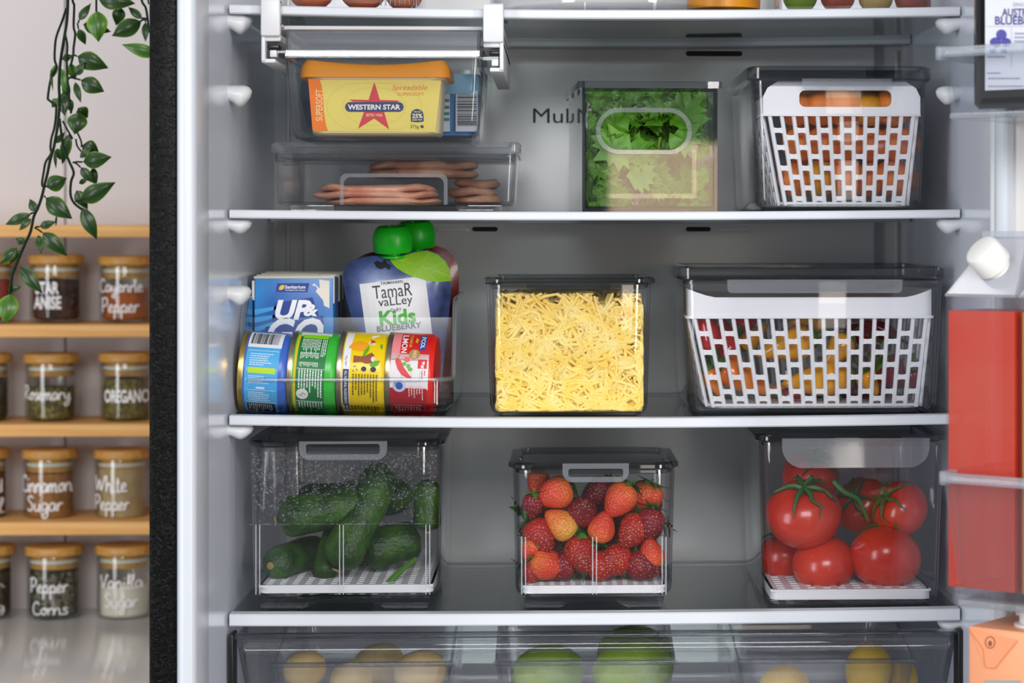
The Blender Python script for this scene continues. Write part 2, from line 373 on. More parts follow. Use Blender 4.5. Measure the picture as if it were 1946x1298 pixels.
MB().rbox(bx0-.004, bx1+.03, 2.315, YB+.001, zpx(85, 1100, 2.315), zpx(73, 1100, 2.315), .002).build('duct_ledge', BACKP, FR)
for px in (1700, 1738):
    X = P(px, 434, 2.33).x; MB().rbox(X, X+.004, 2.331, YB+.001, H-.5, zpx(95, px, 2.33), .001).build('wall_rib', BACKP, FR)
for px in (512, 543):
    X = P(px, 434, 2.33).x; MB().rbox(X, X+.004, 2.331, YB+.001, H-.5, ZT-.02, .001).build('wall_rib', BACKP, FR)
DARK = mat('vent_shade', '#0c0c0d', .6)
for (x0, y0, x1, y1) in ((1303, 97, 1411, 107), (897, 431, 946, 440), (1303, 431, 1351, 440)):
    a, b = P(x0, y1, 2.322), P(x1, y0, 2.322)
    fr = MB(); plate_hole(fr, stadium(a.x-.0018, b.x+.0018, a.z-.0018, b.z+.0018, 5), stadium(a.x, b.x, a.z, b.z, 5), 2.3212, 2.3225); vo = fr.build('vent_frame', BACKP, FR)
    MB().add([(x, 2.3218, z) for x, z in stadium(a.x, b.x, a.z, b.z, 5)], [list(range(24))]).build('vent_slot', DARK, FR)  # flat dark face stands in for the shade inside the slot
for (x0, x1) in ((1356, 1424), (830, 893)):
    a, b = P(x0, 441, 2.322), P(x1, 431, 2.322); MB().rbox(a.x, b.x, 2.3205, 2.323, a.z, b.z, .001).build('vent_shutter', BACKP, FR)
tm = MB(); text(tm, 'Multi Flow', (1013, 206, 1222, 234), lambda x, y: P(x, y, 2.3215), .0); tm.build('lettering', ink('panel_black', '#101114'), FR, smooth=False)
def peg(px0, px1, py0, py1, right=False):
    """moulded shelf support: flat on top, drooping to a point below"""
    Y = 2.004; z0 = zpx(py0, px0, Y); hgt = (py1-py0)/S(Y); x0, x1 = P(px0, 434, Y).x, P(px1, 434, Y).x; mb = MB(); R = []
    for k in range(15):
        u = k/14; rnd = math.sqrt(max(0, 1-max(0, (u-.62)/.38)**2)); g = math.exp(-((u-.52)/.26)**2)
        top = z0-hgt*.30*(1-rnd); bot = z0-hgt*(.28+.44*rnd+.27*g); zc, hh = (top+bot)/2, max((top-bot)/2*(1 if u < .99 else .3), 1e-4)
        dy = .013*math.sqrt(max(.003, 1-u**4)); X = x0+(x1-x0)*u
        R.append([Vector((X, Y+.014+dy*math.cos(2*PI*j/14), zc+hh*math.copysign(abs(math.sin(2*PI*j/14))**.8, math.sin(2*PI*j/14)))) for j in range(14)])
    mb.loft(R).build('shelf_support', WHITE, FR, sharp=60)
for (a, b, c, d) in ((427, 476, 24, 63), (427, 475, 160, 202), (427, 475, 415, 445), (427, 474, 543, 582), (427, 478, 808, 838)): peg(a, b, c, d)
for (a, b, c, d) in ((1829, 1782, 30, 64), (1829, 1783, 162, 198), (1829, 1784, 414, 446), (1829, 1786, 1180, 1205)): peg(a, b, c, d, True)
# ---------------------------------------------------------------- shelves (they sag a few millimetres in the middle)
SHELF = []
LBL = ['glass refrigerator shelf with white edge that the clip-on drawer hangs from', 'glass refrigerator shelf with white edge under the parsley bin',
       'glass refrigerator shelf with white edge under the grated cheese', 'lowest glass refrigerator shelf with white edge, above the crisper drawer']
def shelf_z(i, X):
    zl, zr_, sag = SHELF[i]; u = (X-XL)/(XR-XL); return zl+(zr_-zl)*u-sag*(1-(2*u-1)**2)
for i, (yl, ym, yr, th) in enumerate(((8, 18.5, 12, 17), (398.5, 402.5, 398, 16), (789.5, 795, 787.5, 18.5), (1167.5, 1165.5, 1157, 23))):
    zl, zm, zr_ = zpx(yl, 437, 2.0), zpx(ym, 1131, 2.0), zpx(yr, 1825, 2.0); SHELF.append((zl, zr_, (zl+zr_)/2-zm))
    sh = thing('glass_shelf', LBL[i], 'shelf', ((XL+XR)/2, 2.0, zl-.01), 'refrigerator shelves')
    xs = [XL+.0022+(XR-XL-.0044)*k/40 for k in range(41)]; t = th/2200
    def sec(x, y0, y1, a, b, c):
        z = shelf_z(i, x); return [Vector((x, y0+c, z-a)), Vector((x, y1, z-a)), Vector((x, y1, z-b)), Vector((x, y0+c, z-b)), Vector((x, y0, z-b+c)), Vector((x, y0, z-a-c))]
    MB().loft([sec(x, 2.0, 2.016, 0, t, .0012) for x in xs]).build('front_trim', TRIM, sh)
    MB().loft([sec(x, 2.0165, 2.285, .0012, .0052, .0005) for x in xs]).build('glass_pane', SHELFG, sh)
    MB().loft([sec(x, 2.2855, 2.31, 0, .010, .001) for x in xs]).build('rear_trim', mat('rear_trim_grey', '#b8bcc0', .4), sh)
# ---------------------------------------------------------------- the open door on the right and its bins
def dloft(mb, rings, **k): return mb.loft([[D(*p) for p in r] for r in rings], **k)
def dbox(mb, s0, s1, d0, d1, z0, z1, b=.003):
    t = MB().rbox(s0, s1, d0, d1, z0, z1, b); t.v = [D(p.x, p.y, p.z) for p in t.v]; t.f = [q[::-1] for q in t.f]; return mb.add(t.v, t.f)
DW = mat('door_liner_warm', '#ded9d6', .35)
dbox(MB(), .008, .42, -.05, .0, ZB-.02, ZT+.05, .006).build('door_panel', DW, FR)
dbox(MB(), .004, .016, -.03, .012, ZB-.02, ZT+.05, .004).build('door_gasket', mat('gasket_grey', '#c4cad2', .5), FR)
dbox(MB(), -.004, .002, -.035, .004, ZB-.02, ZT+.05, .002).build('hinge_strip', WHITE, FR)
def door_bin(label, pl, py_t, py_b, taper, feet=True):
    s0, zt = PD(pl, py_t, .105); _, zb = PD(pl+14, py_b, .105)
    root = thing('door_bin', label, 'bin', D(s0+.09, .05, zb), 'clear door bins'); t = .0028
    def ring(e, z, dd, q=0): return [(s0+q+e+.0, .001+q, z), (s0+.33-q, .001+q, z), (s0+.33-q, .105-dd-q, z), (s0+q+e, .105-dd-q, z)]
    R = [ring(taper, zb, .010), ring(0, zt, 0), ring(0, zt, 0, t), ring(taper, zb+t, .010, t)]
    dloft(MB(), R).build('body', clear('door_bin_plastic', '#f8f9fb', '#aab0b8', .05, 1.49, 1, .02), root)  # slight diffuse haze stands in for reflections on the bin front
    rim = MB(); dbox(rim, s0-.002, s0+.332, .1035, .1095, zt-.008, zt, .002); dbox(rim, s0-.003, s0+.003, .0, .108, zt-.010, zt+.001, .002); rim.build('rim', clear('door_bin_rim', '#eceff3', '#9aa3ae', .05, 1.6, 1, .18), root)
    bt = MB(); dbox(bt, s0+taper, s0+.332, .004, .0985, zb-.004, zb+.001, .002); bt.build('base_edge', clear('door_bin_rim', '#eceff3', '#9aa3ae'), root)
    return root, s0, zt, zb
DB1, s1, zt1, zb1 = door_bin('clear upper door bin holding the dark juice bottle', 1786, 90, 216, .004)
DB2, s2, zt2, zb2 = door_bin('clear door bin holding the tall jug of red juice', 1793, 897, 1143, .008)
# small white shelf support beside the upper door bin is part of the liner; the bin under the cartons is below the frame
DB3, s3, zt3, zb3 = door_bin('clear lowest door bin holding the peach coloured carton', 1797, 1400, 1560, .008)
# ================================================================ containers
def walls(mb, cx, yf, wt, wb, dt, db, z0, z1, r=.012, t=.0022, rb=.006, lip=0):
    """open-topped moulded box with rounded corners and wall thickness"""
    cy = yf+dt/2; R = []
    for k in range(4):
        a = PI/2*k/3; q = rb*(1-math.sin(a)); R.append(rr(cx, cy, wb-2*q, db-2*q, max(r-q, .002), z0+rb*(1-math.cos(a)), 5))
    R.append(rr(cx, cy, wt, dt, r, z1-(.003 if lip else 0), 5))
    if lip: R += [rr(cx, cy, wt+2*lip, dt+2*lip, r+lip, z1-.003, 5), rr(cx, cy, wt+2*lip, dt+2*lip, r+lip, z1, 5)]
    R += [rr(cx, cy, wt-2*t, dt-2*t, max(r-t, .002), z1, 5), rr(cx, cy, wb-2*t, db-2*t, max(r-t, .002), z0+rb, 5), rr(cx, cy, wb-2*t-rb, db-2*t-rb, max(r-t-rb/2, .002), z0+t, 5)]
    return mb.loft(R)
def slab(mb, cx, yf, w, d, z0, z1, r=.014, b=.002, dish=0):
    cy = yf+d/2; R = [rr(cx, cy, w-2*b, d-2*b, r, z0, 5), rr(cx, cy, w, d, r, z0+b, 5), rr(cx, cy, w, d, r, z1-b, 5), rr(cx, cy, w-2*b, d-2*b, r, z1, 5)]
    if dish: R += [rr(cx, cy, w-.018, d-.018, r*.8, z1, 5), rr(cx, cy, w-.024, d-.024, r*.7, z1-dish, 5)]
    return mb.loft(R)
def span(x0, x1, Y):
    a, b = P(x0, 434, Y).x, P(x1, 434, Y).x; return (a+b)/2, b-a
def flap(mb, x0, x1, y0, y1, Y, r=.006, t=.0025, hole=None):
    """hanging tongue handle with rounded lower corners, optionally with a finger slot"""
    a, b = P(x0, y1, Y), P(x1, y0, Y); w_ = b.x-a.x; h_ = b.z-a.z; r = min(r, h_*.9); out = [(a.x, b.z), (a.x, a.z+r)]
    for k in range(1, 7): q = PI/2*k/6; out.append((a.x+r-r*math.cos(q), a.z+r-r*math.sin(q)))
    for k in range(0, 7): q = PI/2*k/6; out.append((b.x-r+r*math.sin(q), a.z+r-r*math.cos(q)))
    out.append((b.x, b.z))
    if hole:
        c, d = P(hole[0], hole[3], Y), P(hole[1], hole[2], Y); plate_hole(mb, out, stadium(c.x, d.x, c.z, d.z, 4, .002), Y-t, Y)
    else:
        n = len(out); mb.add([(x, Y-t, z) for x, z in out]+[(x, Y, z) for x, z in out], [list(range(n)), list(range(n, 2*n))[::-1]]+[[j, n+j, n+(j+1) % n, (j+1) % n] for j in range(n)])
    return mb
def tray_with_holes(name, label, cx, cy, w, d, z, h=.007, pitch=.0105, hole=.0048):
    """white drain grid: ribs both ways between two face rims, so that the holes are real"""
    root = thing(name, label, 'tray', (cx, cy, z)); mb = MB(); nx = max(3, int((w-.006)/pitch)); ny = max(3, int((d-.006)/pitch)); bar = pitch-hole
    px_ = (w-.006)/nx; py_ = (d-.006)/ny
    for i in range(nx+1): x = cx-w/2+.003+i*px_; mb.box(x-bar/2, x+bar/2, cy-d/2+.002, cy+d/2-.002, z+h-.0022, z+h)
    for j in range(ny+1): y = cy-d/2+.003+j*py_; mb.box(cx-w/2+.002, cx+w/2-.002, y-bar/2, y+bar/2, z+h-.0021, z+h-.0001)
    mb.build('grid', BASKET, root, smooth=False)
    R = MB().loft([rr(cx, cy, w, d, .008, z, 4), rr(cx, cy, w, d, .008, z+h, 4), rr(cx, cy, w-.005, d-.005, .006, z+h, 4), rr(cx, cy, w-.005, d-.005, .006, z, 4), rr(cx, cy, w, d, .008, z, 4)], False, False)
    R.build('rim', BASKET, root); return root
# ---------------------------------------------------------------- clip-on drawer under the top shelf
YD = 2.004; cx, wt = span(538, 921, YD); _, wb = span(549, 911, YD)
HD = thing('clip_on_drawer', 'clear drawer hanging from white clips under the top shelf', 'drawer', (cx, 2.1, zpx(266, 730, YD)))
zb, ztp = zpx(266, 730, YD), zpx(95, 730, YD)
walls(MB(), cx, YD, wt, wb, .255, .24, zb, ztp, .010, .0024, .010).build('body', CLEAR, HD)
hm = MB(); xa, xb = P(544, 434, 1.99).x, P(912, 434, 1.99).x
zt_, zm_ = zpx(54, 730, 1.99), zpx(108, 730, 1.99)
prof = [(YD+.001-.0235*math.sin(PI*.5*k/9)**.9, zt_-(zt_-zm_)*(1-math.cos(PI*.5*k/9))) for k in range(10)]
prof += [(1.984, zm_-.001), (1.9868, zm_-.0005), (1.9872, zm_+.0022)]
inner = [(y+.0026, z-.0012) for y, z in prof[:10]][::-1]
sec = [Vector((0, y, z)) for y, z in prof]+[Vector((0, y, z)) for y, z in inner]
hm.loft([[p+Vector((x, 0, 0)) for p in sec] for x in (xa, xb)]); hm.build('handle', HANDLE, HD, sharp=50)
he = MB()
for x in (xa, xb-.0022): he.loft([[Vector((x+q, y, z)) for y, z in prof[:10]]+[Vector((x+q, YD+.002, zm_))] for q in (0, .0022)])
he.build('handle_end', SMOKE, HD)
for side, (c0, c1, t0, t1, b1) in enumerate(((495, 532, -2, 68, 116), (918, 957, 9, 80, 133))):
    Yc = 1.986; A, B = P(c0, t1, Yc), P(c1, t0, Yc); X0, X1 = A.x, B.x; sz = shelf_z(0, (X0+X1)/2)
    c = MB().rbox(X0, X1, Yc, 1.9985, A.z, max(B.z, sz+.003), .0015); c.rbox(X0, X1, Yc+.001, 2.26, sz+.0004, sz+.0036, .001); c.rbox(X0, X1, Yc+.001, 2.2, sz-.0185, sz-.0155, .001)
    c.build('clip', WHITE, HD)
    lo = P(c0, b1, Yc).z; ch = MB(); out0, out1 = (X0, X0+.0035) if side == 0 else (X1-.0035, X1)
    ch.rbox(out0, out1, Yc+.004, 2.25, lo, A.z+.004, .0012); ch.rbox(X0, X1, Yc+.006, 2.25, A.z-.004, A.z+.002, .0012)
    ch.rbox(*((X0, X0+.012) if side == 0 else (X1-.012, X1)), Yc+.006, 2.25, lo-.001, lo+.0025, .001); ch.build('rail', WHITE, HD)
    pb = MB().rbox(X0+.005, X1-.002, Yc+.012, Yc+.03, A.z-.0105, A.z-.0065, .001); pb.build('pin', BLACK, HD)
    pr = MB().rbox(*((X0+.004, X1+.004) if side == 0 else (X0-.006, X1-.004)), Yc+.010, 2.2, lo+.003, A.z-.011, .001); pr.build('runner', CLEAR, HD)
    pk = MB().rbox(X0+.007, X0+.013, Yc+.007, Yc+.02, lo+.004, lo+.010, .001); pk.build('stop', WHITE, HD)
MB().rbox(P(532, 434, 2.02).x, P(918, 434, 2.02).x, 2.02, 2.03, zpx(57, 700, 2.02), zpx(49, 700, 2.02), .001).build('cross_bar', WHITE, HD)
# ---------------------------------------------------------------- flat lidded container
YQ = 2.028; cx, w_ = span(520, 981, YQ); sz = shelf_z(1, cx)
FB = thing('flat_container', 'shallow clear lidded container of ham slices under the hanging drawer', 'container', (cx, 2.13, sz))
z0, z1 = zpx(389, 750, YQ), zpx(292, 750, YQ)
walls(MB(), cx, YQ, w_, w_-.004, .21, .206, z0, z1, .007, .0022, .003).build('body', CLEAR, FB)
cl, wl_ = span(514, 990, YQ-.003); lm = MB(); slab(lm, cl, YQ-.004, wl_, .218, z1, zpx(270, 750, YQ), .008, .0022, .004); slab(lm, cl, YQ+.001, wl_-.012, .208, z1-.004, z1, .006, .0012); lm.build('lid', clear('flat_lid_plastic', '#f0f2f4', '#7a8088', .05, 1.6, 1, .04), FB)
ar = MB(); n0 = []
for k, q in enumerate((0, .0032)):
    a, b = P(647, 391, YQ), P(851, 330, YQ)
    n0.append(stadium(a.x+q, b.x-q, a.z-.02, b.z-q, 6, .006))
plate_hole(ar, n0[0], n0[1], YQ-.0052, YQ-.0002); ar.v = [Vector((p.x, p.y, max(p.z, z0))) for p in ar.v]; ar.build('finger_grip', HANDLE, FB)
for x in (cx-w_/2+.012, cx+w_/2-.052):
    for yy in (.006, .18): MB().rbox(x, x+.04, YQ+yy, YQ+yy+.014, sz, z0+.0005, .001).build('foot', CLEAR, FB)
# ---------------------------------------------------------------- parsley bin, turned a little
YP = 2.03; cxp, wp = span(1106, 1364, YP); sz = shelf_z(1, cxp); hz = zpx(155, 1235, YP)-sz
PHZ = hz; PB = thing('open_bin', 'clear open bin of parsley with an oval finger hole', 'bin', (0, 0, 0)); dp = .20; t = .0026
bm = MB(); bm.box(-wp/2, -wp/2+t, t, dp, 0, hz); bm.box(wp/2-t, wp/2, t, dp, 0, hz); bm.box(-wp/2+t, wp/2-t, dp-t, dp, 0, hz); bm.box(-wp/2+t, wp/2-t, t, dp-t, 0, t)
s_ = S(YP); ox0, ox1, oz0, oz1 = (1140-1235)/s_, (1306-1235)/s_, (400-282)/s_, (400-211)/s_
plate_hole(bm, [(-wp/2, 0), (wp/2, 0), (wp/2, hz), (-wp/2, hz)], stadium(ox0, ox1, oz0, oz1, 10), 0, t); bm.build('body', CLEAR, PB)
rg = MB(); plate_hole(rg, stadium(ox0-.004, ox1+.004, oz0-.004, oz1+.004, 10), stadium(ox0, ox1, oz0, oz1, 10), -.004, 0); rg.build('finger_ring', HANDLE, PB, sharp=50)
rm = MB(); e = .0035
rm.loft([rr(0, dp/2, wp, dp, .001, hz-.006, 2), rr(0, dp/2, wp+2*e, dp+2*e, .001, hz-.006, 2), rr(0, dp/2, wp+2*e, dp+2*e, .001, hz, 2), rr(0, dp/2, wp-2*t, dp-2*t, .001, hz, 2)], False, False); rm.build('rim', RIM, PB)
fm = MB(); plate_hole(fm, [(-wp/2+.006, .012), (wp/2-.018, .012), (wp/2-.018, hz-.014), (-wp/2+.006, hz-.014)], [(-wp/2+.010, .016), (wp/2-.022, .016), (wp/2-.022, hz-.026), (-wp/2+.010, hz-.026)], t, t+.0015); fm.build('inner_frame', CLEAR, PB)
ed = MB(); plate_hole(ed, [(-wp/2, 0), (wp/2, 0), (wp/2, hz-.006), (-wp/2, hz-.006)], [(-wp/2+.0034, .005), (wp/2-.0034, .005), (wp/2-.0034, hz-.009), (-wp/2+.0034, hz-.009)], -.0006, 0); ed.build('front_edge', clear('refraction_edge_tint', '#b9bec4', '#4a5058', .03, 1.6), PB)  # added dark-tinted frame imitates the refraction-darkened edges of clear plastic
PB.location = (cxp, YP, sz); PB.rotation_euler = (0, 0, math.radians(3.0))
PBM = Matrix.Translation((cxp, YP, sz)) @ Matrix.Rotation(math.radians(3.0), 4, 'Z')
# ---------------------------------------------------------------- lidded bins with baskets
def lidded(name, label, xb0, xb1, xt0, xt1, lid0, lid1, ylid0, ylid1, ybot, Y, depth, shelf, r=.016, lidm=None, taper=.01, raise_=0, lidback=0):
    cx, wt = span(xt0, xt1, Y); cb, wb = span(xb0, xb1, Y); sz = shelf_z(shelf, cx)+raise_
    root = thing(name, label, 'container', (cx, Y+depth/2, sz-raise_)); zt = zpx(ylid1, (xt0+xt1)/2, Y)
    walls(MB(), (cx+cb)/2, Y, wt, wb, depth, depth-taper, sz, zt, r, .0022, .009).build('body', CLEAR, root)
    cl, wl_ = span(lid0, lid1, Y); e = (wl_-wt)/2; lm = MB(); slab(lm, cl, Y-e, wl_, depth+2*e, zt, zpx(ylid0, (xt0+xt1)/2, Y), r+e, .0016, .003)
    slab(lm, cl, Y+.0026, wt-.0052, depth-.0052, zt-.004, zt, r-.003, .001); lid = lm.build('lid', lidm or SMOKE, root); lid['_o'] = root['_o']
    return root, lid, cx, sz, zt, wt, wb
def part_under(lid, name, mb, m): return mb.build(name, m, lid)
EB, EL, ecx, esz, ezt, ewt, ewb = lidded('lidded_bin', 'clear lidded bin with white basket of oranges on the second shelf', 1441, 1756, 1428, 1761, 1420, 1773, 126, 153, 395, 2.028, .25, 1, .012, taper=0)
part_under(EL, 'handle', flap(MB(), 1524, 1694, 150, 171, 2.0255, .006), HANDLE)
CB, CL_, ccx, csz, czt, cwt, cwb = lidded('lidded_bin', 'clear lidded tub filled with grated cheese', 929, 1231, 925, 1239, 918, 1246, 527, 541, 792, 2.02, .15, 2, .016)
part_under(CL_, 'handle', flap(MB(), 1000, 1162, 540, 549, 2.0175, .003), SMOKE)
PPB, PL, pcx, psz, pzt, pwt, pwb = lidded('lidded_bin', 'wide clear lidded bin with white basket of mini peppers', 1311, 1787, 1296, 1792, 1288, 1799, 506, 533, 788, 2.03, .20, 2, .012)
part_under(PL, 'handle', flap(MB(), 1382, 1714, 531, 557, 2.026, .004), HANDLE)
UB, UL, ucx, usz, uzt, uwt, uwb = lidded('lidded_bin', 'clear lidded bin of cucumbers with water drops inside', 474, 834, 470, 839, 465, 845, 838, 850, 1142, 2.016, .25, 3, .022, raise_=.0105)
part_under(UL, 'handle', flap(MB(), 569, 736, 838, 874, 2.012, .009, .003, (582, 722, 843, 863)), HANDLE)
SB, SL, scx, ssz, szt, swt, swb = lidded('lidded_bin', 'clear lidded bin full of strawberries', 979, 1279, 974, 1284, 965, 1291, 880, 893, 1143, 2.016, .15, 3, .018, raise_=.0095)
part_under(SL, 'handle', flap(MB(), 1069, 1195, 880, 916, 2.0115, .009, .003, (1080, 1184, 890, 906)), HANDLE)
TB, TL, tcx, tsz, tzt, twt, twb = lidded('lidded_bin', 'clear lidded bin of tomatoes beside the red juice jug', 1452, 1788, 1444, 1797, 1436, 1804, 826, 840, 1156, 2.016, .21, 3, .014)
part_under(TL, 'handle', flap(MB(), 1486, 1766, 832, 889, 2.0125, .018), HANDLE)
def rib_and_stand(root, cx, Y, wt, z0, xs, ytop, xl, xr, yb0, hand, depth):
    for x in xs:
        for dx in (-3.6, 3.6): a, b = P(x+dx-1.1, 1130, Y), P(x+dx+1.1, ytop, Y); MB().rbox(a.x, b.x, Y-.0008, Y+.0006, a.z, b.z, .0004).build('rib', clear('rib_plastic', '#f2f4f6', '#9aa0a8', .08, 1.7, 1, .28), root)
    a, b = P(xl, yb0, Y+.004), P(xr, yb0, Y+.004); sz = z0; h_ = hand; m0 = (a.x+b.x)/2; k = (b.x-a.x)/2; pr = [(-k, h_), (-k+.002, 0), (-k*.52, 0), (-k*.34, h_*.62), (k*.34, h_*.62), (k*.52, 0), (k-.002, 0), (k, h_)]
    for yy in (Y+.008, Y+depth-.02):
        n = len(pr); MB().add([(m0+x, yy, sz+z) for x, z in pr]+[(m0+x, yy+.008, sz+z) for x, z in pr], [list(range(n)), list(range(n, 2*n))[::-1]]+[[j, n+j, n+(j+1) % n, (j+1) % n] for j in range(n)]).build('stand', RIM, root, smooth=False)
rib_and_stand(UB, ucx, 2.016, uwt, usz-.0105, (490, 649, 813), 997, 490, 816, 1146, .0103, .25)
MB().rbox(P(474, 434, 2.016).x, P(835, 434, 2.016).x, 2.0155, 2.017, zpx(997, 650, 2.016), zpx(995, 650, 2.016), .0004).build('seam', CLEAR, UB)
rib_and_stand(SB, scx, 2.016, swt, ssz-.0095, (995, 1130, 1262), 1020, 995, 1262, 1146, .0093, .15)
def basket(name, label, xt0, xt1, xb0, xb1, yb_top, yb_bot, yend, Y, depth, nsl, top_fn, hole=None, floor_z=None, gap_rows=None):
    """white slatted basket: band, slats and staggered crossbars, each its own piece"""
    a, b = P(xt0, yb_bot, Y), P(xt1, yb_bot, Y); c, d = P(xb0, yend, Y), P(xb1, yend, Y); zb = floor_z; zband = a.z; ztop = P((xt0+xt1)/2, yb_top, Y).z
    cx = (a.x+b.x)/2; wt = b.x-a.x; wb = d.x-c.x; lean = .010; root = thing(name, label, 'basket', (cx, Y+depth/2, zb)); t = .0024
    if hole:
        m = MB(); hw = wt/2; ch = .008
        out = [(cx-hw, zband-.003), (cx+hw, zband-.003), (cx+hw, ztop-ch*1.7), (cx+hw-ch*.5, ztop-ch*.7), (cx+hw-ch*1.6, ztop), (cx-hw+ch*1.6, ztop), (cx-hw+ch*.5, ztop-ch*.7), (cx-hw, ztop-ch*1.7)]
        h0, h1 = P(hole[0], hole[3], Y), P(hole[1], hole[2], Y); plate_hole(m, out, stadium(h0.x, h1.x, h0.z, h1.z, 5, .005), Y, Y+t); plate_hole(m, out, stadium(h0.x, h1.x, h0.z, h1.z, 5, .005), Y+depth-t, Y+depth)
        m.box(cx-hw, cx-hw+t, Y+t, Y+depth-t, zband-.003, ztop-ch*1.7); m.box(cx+hw-t, cx+hw, Y+t, Y+depth-t, zband-.003, ztop-ch*1.7); m.build('band', BASKET, root)
    else:
        m = MB(); n = 5; o0 = rr(cx, Y+depth/2, wt, depth, .008, 0, n); o1 = rr(cx, Y+depth/2, wt-2*t, depth-2*t, .006, 0, n)
        # subdivide the long sides so that the top edge can dip
        def dense(r_):
            o = []
            for i in range(len(r_)):
                p, q = r_[i], r_[(i+1) % len(r_)]; k = max(1, int((q-p).length/.008)); o += [p.lerp(q, j/k) for j in range(k)]
            return o
        A = dense(o0); Bq = [Vector((cx+(p.x-cx)*(wt-2*t)/wt, Y+depth/2+(p.y-Y-depth/2)*(depth-2*t)/depth, 0)) for p in A]
        def T(p): return ztop+top_fn((p.x-cx)/(wt/2))
        m.loft([[Vector((p.x, p.y, zband-.003)) for p in A], [Vector((p.x, p.y, T(p))) for p in A], [Vector((p.x, p.y, T(p))) for p in Bq], [Vector((p.x, p.y, zband-.003)) for p in Bq], [Vector((p.x, p.y, zband-.003)) for p in A]], False, False); m.build('band', BASKET, root)
    MB().loft([rr(cx, Y+depth/2, wt+.003, depth+.003, .008, zband-.0035, 4), rr(cx, Y+depth/2, wt+.003, depth+.003, .008, zband-.0012, 4), rr(cx, Y+depth/2, wt-.002, depth-.002, .007, zband-.0012, 4), rr(cx, Y+depth/2, wt-.002, depth-.002, .007, zband-.0035, 4)], False, False).build('ledge', BASKET, root)
    bx = (c.x+d.x)/2; MB().loft([rr(bx, Y+depth/2, wb-.004, depth-2*lean, .012, zb, 4), rr(bx, Y+depth/2, wb, depth-2*lean+.004, .012, zb+.002, 4), rr(bx, Y+depth/2, wb, depth-2*lean+.004, .012, zb+.004, 4)]).build('bottom', BASKET, root)
    sw = .0039; z1 = zband-.003; z0 = zb+.001; hgt = z1-z0
    def slat(p0, p1, along_x):
        m = MB(); R = []
        for k in range(7):
            u = k/6; p = p1.lerp(p0, 1-u); cv = .0
            if u < .18: q = (1-u/.18)**2; p = p+(Vector((0, 1, 0)) if along_x else Vector((1, 0, 0)))*0
            ux = Vector((sw/2, 0, 0)) if along_x else Vector((0, sw/2, 0)); uy = Vector((0, .0014, 0)) if along_x else Vector((.0014, 0, 0))
            R.append([p+ux*.6+uy, p-ux*.6+uy, p-ux, p-ux*.6-uy, p+ux*.6-uy, p+ux])
        m.loft(R).build('slat', BASKET, root)
    link = None; lat = []
    for side in (0, 1):
        y1, y0 = (Y+.0012, Y+lean) if side == 0 else (Y+depth-.0012, Y+depth-lean)
        tops = [Vector((cx-wt/2+.006+(wt-.012)*i/(nsl-1), y1, z1)) for i in range(nsl)]; bots = [Vector((bx-wb/2+.006+(wb-.012)*i/(nsl-1), y0, z0)) for i in range(nsl)]
        for p, q in zip(bots, tops): slat(p, q, True)
        for g in range(nsl-1):
            rows = gap_rows[g % 2]
            for u in rows:
                p = bots[g].lerp(tops[g], u); q = bots[g+1].lerp(tops[g+1], u); lat.append(((p+q)/2, (q-p).length-sw*.55, 0))
    ns = max(4, int(depth/.022))
    for sd in (-1, 1):
        tops = [Vector((cx+sd*(wt/2-.0012), Y+.012+(depth-.024)*i/(ns-1), z1)) for i in range(ns)]; bots = [Vector((bx+sd*(wb/2-.001), Y+lean+.008+(depth-2*lean-.016)*i/(ns-1), z0)) for i in range(ns)]
        for p, q in zip(bots, tops): slat(p, q, False)
        for g in range(ns-1):
            rows = gap_rows[g % 2]
            for u in rows:
                p = bots[g].lerp(tops[g], u); q = bots[g+1].lerp(tops[g+1], u); lat.append(((p+q)/2, (q-p).length-sw*.55, 1))
    lm = MB(); R = []
    for k in range(7):
        u = -0.5+k/6; hh = .0024-.0007*(1-(2*u)**2); R.append([Vector((u, .0009, hh)), Vector((u, -.0009, hh)), Vector((u, -.0009, -hh-.0007)), Vector((u, .0009, -hh-.0007))])
    first = lm.loft(R).build('crossbar', BASKET, None, origin=(0, 0, 0))
    for k, (p, L_, rot) in enumerate(lat):
        o = first if k == 0 else first.copy()
        if k: COL.objects.link(o)
        o.parent = root; o.location = p-Vector(root['_o']); o.scale = (L_, 1, 1); o.rotation_euler = (0, 0, PI/2 if rot else 0)
    return root
basket('fruit_basket', 'white slatted basket with hand hole holding oranges', 1450, 1749, 1482, 1732, 155, 213, 384, 2.034, .225, 13, lambda u: 0, hole=(1519, 1694, 172, 203), floor_z=esz+.004, gap_rows=([.20, .42, .65, .84], [.08, .32, .55, .76]))
basket('fruit_basket', 'wide white slatted basket with scooped edge holding mini peppers', 1307, 1773, 1344, 1757, 565, 598, 772, 2.036, .185, 19, lambda u: .0075*max(0, (abs(u)-.78)/.22)**1.3, floor_z=psz+.004, gap_rows=([.10, .34, .62, .83], [.18, .48, .74]))
# drain trays
tray_with_holes('drain_tray', 'white perforated drain tray under the cucumbers', ucx, 2.016+.125, uwb-.012, .225, usz+.0035)
tray_with_holes('drain_tray', 'white perforated drain tray under the strawberries', scx, 2.016+.075, swb-.012, .128, ssz+.0035, pitch=.009, hole=.004)
tray_with_holes('drain_tray', 'white perforated drain tray under the tomatoes', tcx, 2.016+.105, twb-.014, .185, tsz+.005, .009, .0125, .006)
